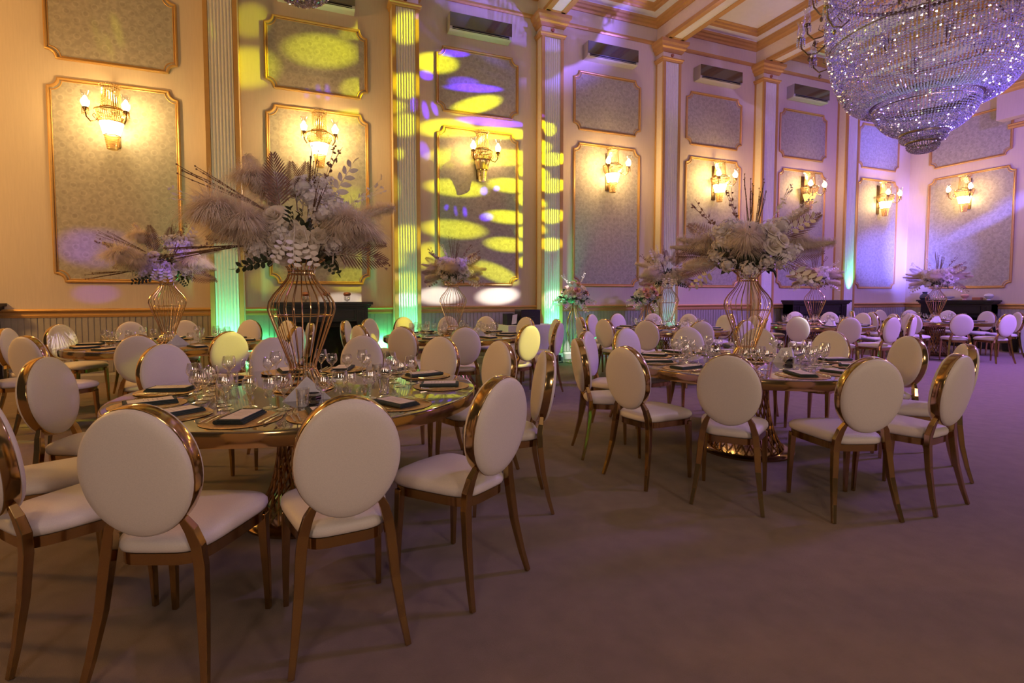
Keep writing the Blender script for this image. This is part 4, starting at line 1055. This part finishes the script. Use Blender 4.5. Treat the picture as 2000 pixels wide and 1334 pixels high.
pc = at_depth(1790, 7.0); pc2 = at_depth(600, 3.44)
ch0 = make_chandelier(); ch0.location = (pc.x, pc.y, CB); ch0['label'] = 'huge tiered crystal chandelier filling the upper right corner'
dup(ch0, (pc2.x, pc2.y, CB), 0, 'second crystal chandelier, only its lowest tip hanging in at upper left')

# ------------------------------------------------------------------ floor uplights
UP_ = []
def make_up():
    r = thing('uplight', '', 'floor light', group='floor uplights')
    MB().tube([(0,0,.035),(0,.02,.15)], [.06,.068], 16).build('lamp_housing', M['rubber'], r); b = MB(); b.box(-.08,.08,-.05,.05,0,.012); b.box(-.085,-.078,-.015,.015,.01,.11); b.box(.078,.085,-.015,.015,.01,.11); b.build('bracket', M['rubber'], r, smooth=False)
    return remember(r)
u0 = None
for k, lb in ((1,'small black floor uplight at the leftmost pilaster'),(2,'small black floor uplight at the pilaster right of the mantel'),(3,'small black floor uplight at the pilaster beside the service table'),(4,'small black floor uplight at the pilaster behind the middle back table')):
    loc = (PK[k]+.02, 9.06, 0)
    if u0 is None: u0 = make_up(); u0.location = loc; u0['label'] = lb
    else: dup(u0, loc, 0, lb)
# ------------------------------------------------------------------ light
sc = bpy.context.scene
w = bpy.data.worlds.new('world'); sc.world = w; w.use_nodes = True
bg = w.node_tree.nodes['Background']; bg.inputs['Color'].default_value = (1.0,.72,.56,1); bg.inputs['Strength'].default_value = .045
GRN = (.10,1,.36)
for k, e in ((1,190),(2,190),(3,270),(4,36),(6,190)):
    spot('green_uplight', (PK[k]+.02, 9.08 if k != 6 else 9.20, .17 if k != 6 else 1.35), (PK[k], D-.24, 1.7 if k != 6 else 3.0), (.12,1,.38), e, 60, 1, .03)
point('green_spill', (4.95, 9.0, .3), GRN, 7, .05)
for x, e in ((-.72,34),(1.24,30),(2.05,7),(5.6,5)): point('green_dado_fill', (x, D-.085, .40), GRN, e, .02)  # added unseen points that turn the dado green below the rail
spot('purple_wash', (10.5,-1.0,6.6), (14.6,7.5,2.6), (.24,.13,1), 2300, 70, .9, .4)
spot('purple_wash', (9.5,-1.5,6.6), (9.2,9.0,4.2), (.50,.22,1), 850, 75, 1, .4)
spot('violet_end_wash', (11.2,3.4,3.0), (XE,8.1,5.0), (.24,.12,1), 750, 48, 1, .15)
spot('purple_floor_wash', (14.5,1.5,6.8), (10.5,4.2,0), (.38,.19,1), 8600, 85, 1, .8)
spot('violet_side_wash', (6.5,2.0,6.6), (-.4,4.4,.8), (.60,.42,1), 330, 60, 1, .1)
spot('blue_crystal_beam', (12.0,-.5,1.2), (pc.x+.2,pc.y,4.6), (.22,.14,1), 24000, 20, .6, .05)
spot('white_crystal_beam', (4.5,.2,1.6), (pc.x-.3,pc.y,4.3), (.42,.34,1), 2600, 19, .8, .05)
for x, y, e in ((-2.6,-4.2,228),(2.6,-4.6,245),(7.5,-4.2,190)): point('unseen_light', (x,y,2.5), (1,.73,.58), e, .5)  # unseen fill behind the camera, added to light the chair backs
point('unseen_light', (-1.2,-2.6,4.4), (1,.74,.56), 40, .5)  # higher unseen fill, added to lift the front left bouquet
point('unseen_light', (-7.0,6.3,4.2), (1,.50,.12), 650, .4)

spot('ceiling_wash', (5.5,1.0,3.0), (7.2,6.8,HC), (.85,.76,.95), 220, 75, 1, .3)  # added up-light without a fixture, brightens the ceiling
spot('yellow_crystal_beam', (3.2,7.6,5.6), (pc.x-.95,pc.y+.1,4.7), (1,.85,.1), 900, 10, .8, .04)
# gobo projector (moving head beside the chandelier)
GL = Vector((7.55,6.3,6.25))
DOTS = []
AX = 'Y'
def uv(p):
    d = p - GL
    return (d.x/d.y, d.z/d.y) if AX == 'Y' else (d.y/d.x, d.z/d.x)
def dot(px, py, hw, hh, rot=0, wt=1.0):
    pil = 764 < px < 821 or 1056 < px < 1098
    on_y_ = (lambda x, y, q: on_y(x, y, D-.25 if pil else D-.006)) if AX == 'Y' else (lambda x, y, q: on_x(x, y, XE-.006)); Y = 0
    c = uv(on_y_(px, py, Y)); a = uv(on_y_(px+hw*math.cos(R(rot)), py+hw*math.sin(R(rot)), Y)); b = uv(on_y_(px-hh*math.sin(R(rot)), py+hh*math.cos(R(rot)), Y))
    DOTS.append((c, (a[0]-c[0], a[1]-c[1]), (b[0]-c[0], b[1]-c[1]), wt))
def gobo(name, col, energy, dots, soft=(.72,1.12)):
    l = bpy.data.lights.new(name, 'POINT'); l.color = (1,1,1); l.energy = energy; l.shadow_soft_size = .012
    o = bpy.data.objects.new(name, l); o.location = GL; C.objects.link(o)
    l.use_nodes = True; nt = l.node_tree; nt.nodes.clear()
    out = nt.nodes.new('ShaderNodeOutputLight'); em = nt.nodes.new('ShaderNodeEmission'); em.inputs['Color'].default_value = (*col, 1)
    nt.links.new(em.outputs[0], out.inputs[0])
    tc = nt.nodes.new('ShaderNodeTexCoord'); sp = nt.nodes.new('ShaderNodeSeparateXYZ'); nt.links.new(tc.outputs['Normal'], sp.inputs[0])
    def mth(op, a, b=None, c=None):
        n = nt.nodes.new('ShaderNodeMath'); n.operation = op
        for i, v in enumerate((a, b, c)):
            if v is None: continue
            if isinstance(v, (int, float)): n.inputs[i].default_value = v
            else: nt.links.new(v, n.inputs[i])
        return n.outputs[0]
    ua, ub = ('X','Y') if AX == 'Y' else ('Y','X')
    u = mth('DIVIDE', sp.outputs[ua], sp.outputs[ub]); v = mth('DIVIDE', sp.outputs['Z'], sp.outputs[ub])
    cb = nt.nodes.new('ShaderNodeCombineXYZ'); nt.links.new(u, cb.inputs[0]); nt.links.new(v, cb.inputs[1])
    acc = None
    for c, a, b, wt in dots:
        det = a[0]*b[1]-a[1]*b[0]
        # rows of the inverse of [a b]
        ia = (b[1]/det, -b[0]/det, 0); ib = (-a[1]/det, a[0]/det, 0)
        sub = nt.nodes.new('ShaderNodeVectorMath'); sub.operation = 'SUBTRACT'; nt.links.new(cb.outputs[0], sub.inputs[0]); sub.inputs[1].default_value = (c[0], c[1], 0)
        d1 = nt.nodes.new('ShaderNodeVectorMath'); d1.operation = 'DOT_PRODUCT'; nt.links.new(sub.outputs[0], d1.inputs[0]); d1.inputs[1].default_value = ia
        d2 = nt.nodes.new('ShaderNodeVectorMath'); d2.operation = 'DOT_PRODUCT'; nt.links.new(sub.outputs[0], d2.inputs[0]); d2.inputs[1].default_value = ib
        q = mth('ADD', mth('MULTIPLY', d1.outputs['Value'], d1.outputs['Value']), mth('MULTIPLY', d2.outputs['Value'], d2.outputs['Value']))
        mr = nt.nodes.new('ShaderNodeMapRange'); mr.interpolation_type = 'SMOOTHSTEP'
        mr.inputs['From Min'].default_value = soft[0]**2*.6; mr.inputs['From Max'].default_value = soft[1]**2*1.2; mr.inputs['To Min'].default_value = wt; mr.inputs['To Max'].default_value = 0
        nt.links.new(q, mr.inputs['Value'])
        acc = mr.outputs[0] if acc is None else mth('ADD', acc, mr.outputs[0])
    sgn = mth('GREATER_THAN', mth('MULTIPLY', sp.outputs[ub], SGN), 0.0)
    nt.links.new(mth('MULTIPLY', acc, sgn), em.inputs['Strength'])
    return o
SGN = 1.0
# yellow
for a in ((485,132,62,40),(628,100,72,33,6),(492,40,36,34,0,.5),(692,172,28,20,0,.7),(688,228,45,16,-4,.8),(690,66,28,12,0,.5),(684,400,36,36,0,.55),(690,546,44,24,0,.7),(530,548,40,26,0,.35),(590,268,60,14,0,.3),
          (792,55,34,30),(792,168,34,24),(787,245,30,22,0,.8),(775,302,12,12,0,.6),(792,468,34,26),(792,556,34,22,0,.7),
          (852,123,42,20,6),(930,205,48,16,-12),(870,250,52,18,0,1),(965,260,72,12,2,.9),(900,312,62,22,4,.9),(990,308,50,16,0,.8),
          (893,367,58,17,5),(995,362,42,14,6),(888,448,60,18,5),(990,424,42,13,6),(990,478,42,14,6),(968,533,46,16,22),(840,500,28,26,0,.9),
          (1072,254,12,12,0,.7),(1074,312,30,12),(1074,364,30,13),(1074,424,30,13),(1072,479,26,12),
          (229,60,9,36,-16,.5),(190,72,5,38,-16,.35),(213,92,6,30,-18,.45),(310,66,5,26,-14,.25)):
    dot(*a)
YD = DOTS; DOTS = []
def dot3(P, r, wt=1.0):      # a spot landing on something standing in the room
    P = Vector(P); c = uv(P); DOTS.append((c, (r, 0), (0, r), wt))
def chair_back(t, ang, z=.75):
    (cx, cy), rr, _ = TABLES[t]; return (cx+(rr-.02)*math.cos(R(ang)), cy+(rr-.02)*math.sin(R(ang)), z)
gobo('yellow_gobo', (.84,.86,.0), 7200, YD)
DOTS = []
for a in ((858,577,42,17),(973,577,40,17,-4),(792,588,30,13),(1082,590,26,20,0,.8),(1108,690,8,22,0,.6),(438,383,42,14,18,.8),(672,585,45,14,0,.7)): dot(*a)
gobo('white_gobo', (1,.95,.92), 9000, DOTS)
DOTS = []
for a in ((190,485,70,38,0,.55),(150,478,40,34,0,.4),(190,572,46,20,0,.5),(640,180,5,16,-8,.6),(622,178,5,14,-8,.5),(600,182,5,10,-8,.4),(834,147,14,9,20,.8),(810,32,4,6),(885,104,30,7,4),(925,172,52,8,3),(905,160,30,10,4,.4),(960,238,60,8,5,.9),(832,215,6,18,-12,.8),(850,212,5,14,-20,.8),(805,205,6,14,0,.8),(830,295,10,20,-20,.5),(945,373,7,8),(970,368,6,5),(950,424,13,8,0,.9),(908,414,4,10,-10,.8),(872,405,4,6,0,.7),(890,412,3,10,-10,.5)): dot(*a)
gobo('violet_gobo', (.10,.02,1), 11000, DOTS)

GL = Vector((12.4,2.4,2.3)); DOTS = []
for a in ((1722,505,55,55,0,.7),(1752,500,26,62,0,1),(1715,285,48,60,0,.55),(1762,470,26,120,0,.5)): dot(*a)
gobo('blue_gobo', (.17,.15,1), 9000, DOTS, (.2,1.2))
AX = 'X'; DOTS = []
for a in ((1800,515,55,62,0,1.0),(1835,500,70,60,-30,.7),(1920,434,105,13,-27,.9),(1990,385,60,10,-20,.4),(1790,440,30,110,0,.35)): dot(*a)
gobo('blue_gobo', (.14,.13,1), 5600, DOTS, (.2,1.2))
GL = Vector((7.55,6.3,6.25)); AX = 'Y'

# stray yellow spots on chair backs and flowers
for tgt, e, an in ((chair_back('D',-70,.74),110,3.2),(chair_back('C',-59.5,.86),90,2.4),(chair_back('C',-87,.6),50,1.8),(chair_back('D',-7,.74),60,2.0),(chair_back('D',134,.74),80,2.4),(chair_back('C',149,.82),80,2.6),(chair_back('D',108,.9),90,2.0)):
    spot('stray_yellow_beam', (8.6,1.6,6.0), tgt, (.92,.86,.0), e*50, an, .7, .03)
v = VLOC['C']; spot('stray_violet_beam', (8.6,1.6,6.0), (v[0]+.28,v[1]-.2,v[2]+.95), (.24,.09,1), 5200, 3.4, .9, .03)
v = VLOC['D']; spot('stray_violet_beam', (8.6,1.6,6.0), (v[0],v[1]-.1,v[2]+1.1), (.24,.09,1), 3000, 2.8, .9, .03)
spot('stray_white_beam', (9.5,2.0,6.0), chair_back('F',-150,.74), (.95,1,1), 2600, 3.4, .6, .03)
v = VLOC['E']; spot('stray_white_beam', (9.5,2.0,6.0), (v[0]+.45,v[1]-.1,v[2]+.85), (1,.97,.9), 1800, 2.4, .8, .03)
spot('ceiling_green', (7.5,3.0,2.5), (5.8,6.5,HC), (.45,1,.18), 130, 42, 1, .1)

sc.view_settings.view_transform = 'Standard'; sc.view_settings.look = 'None'; sc.view_settings.gamma = 1; sc.view_settings.use_curve_mapping = False
sc.view_settings.exposure = 0.0
sc.cycles.max_bounces = 8; sc.cycles.transparent_max_bounces = 24; sc.cycles.caustics_reflective = False; sc.cycles.caustics_refractive = False
sc.cycles.sample_clamp_indirect = 4; sc.cycles.use_denoising = True
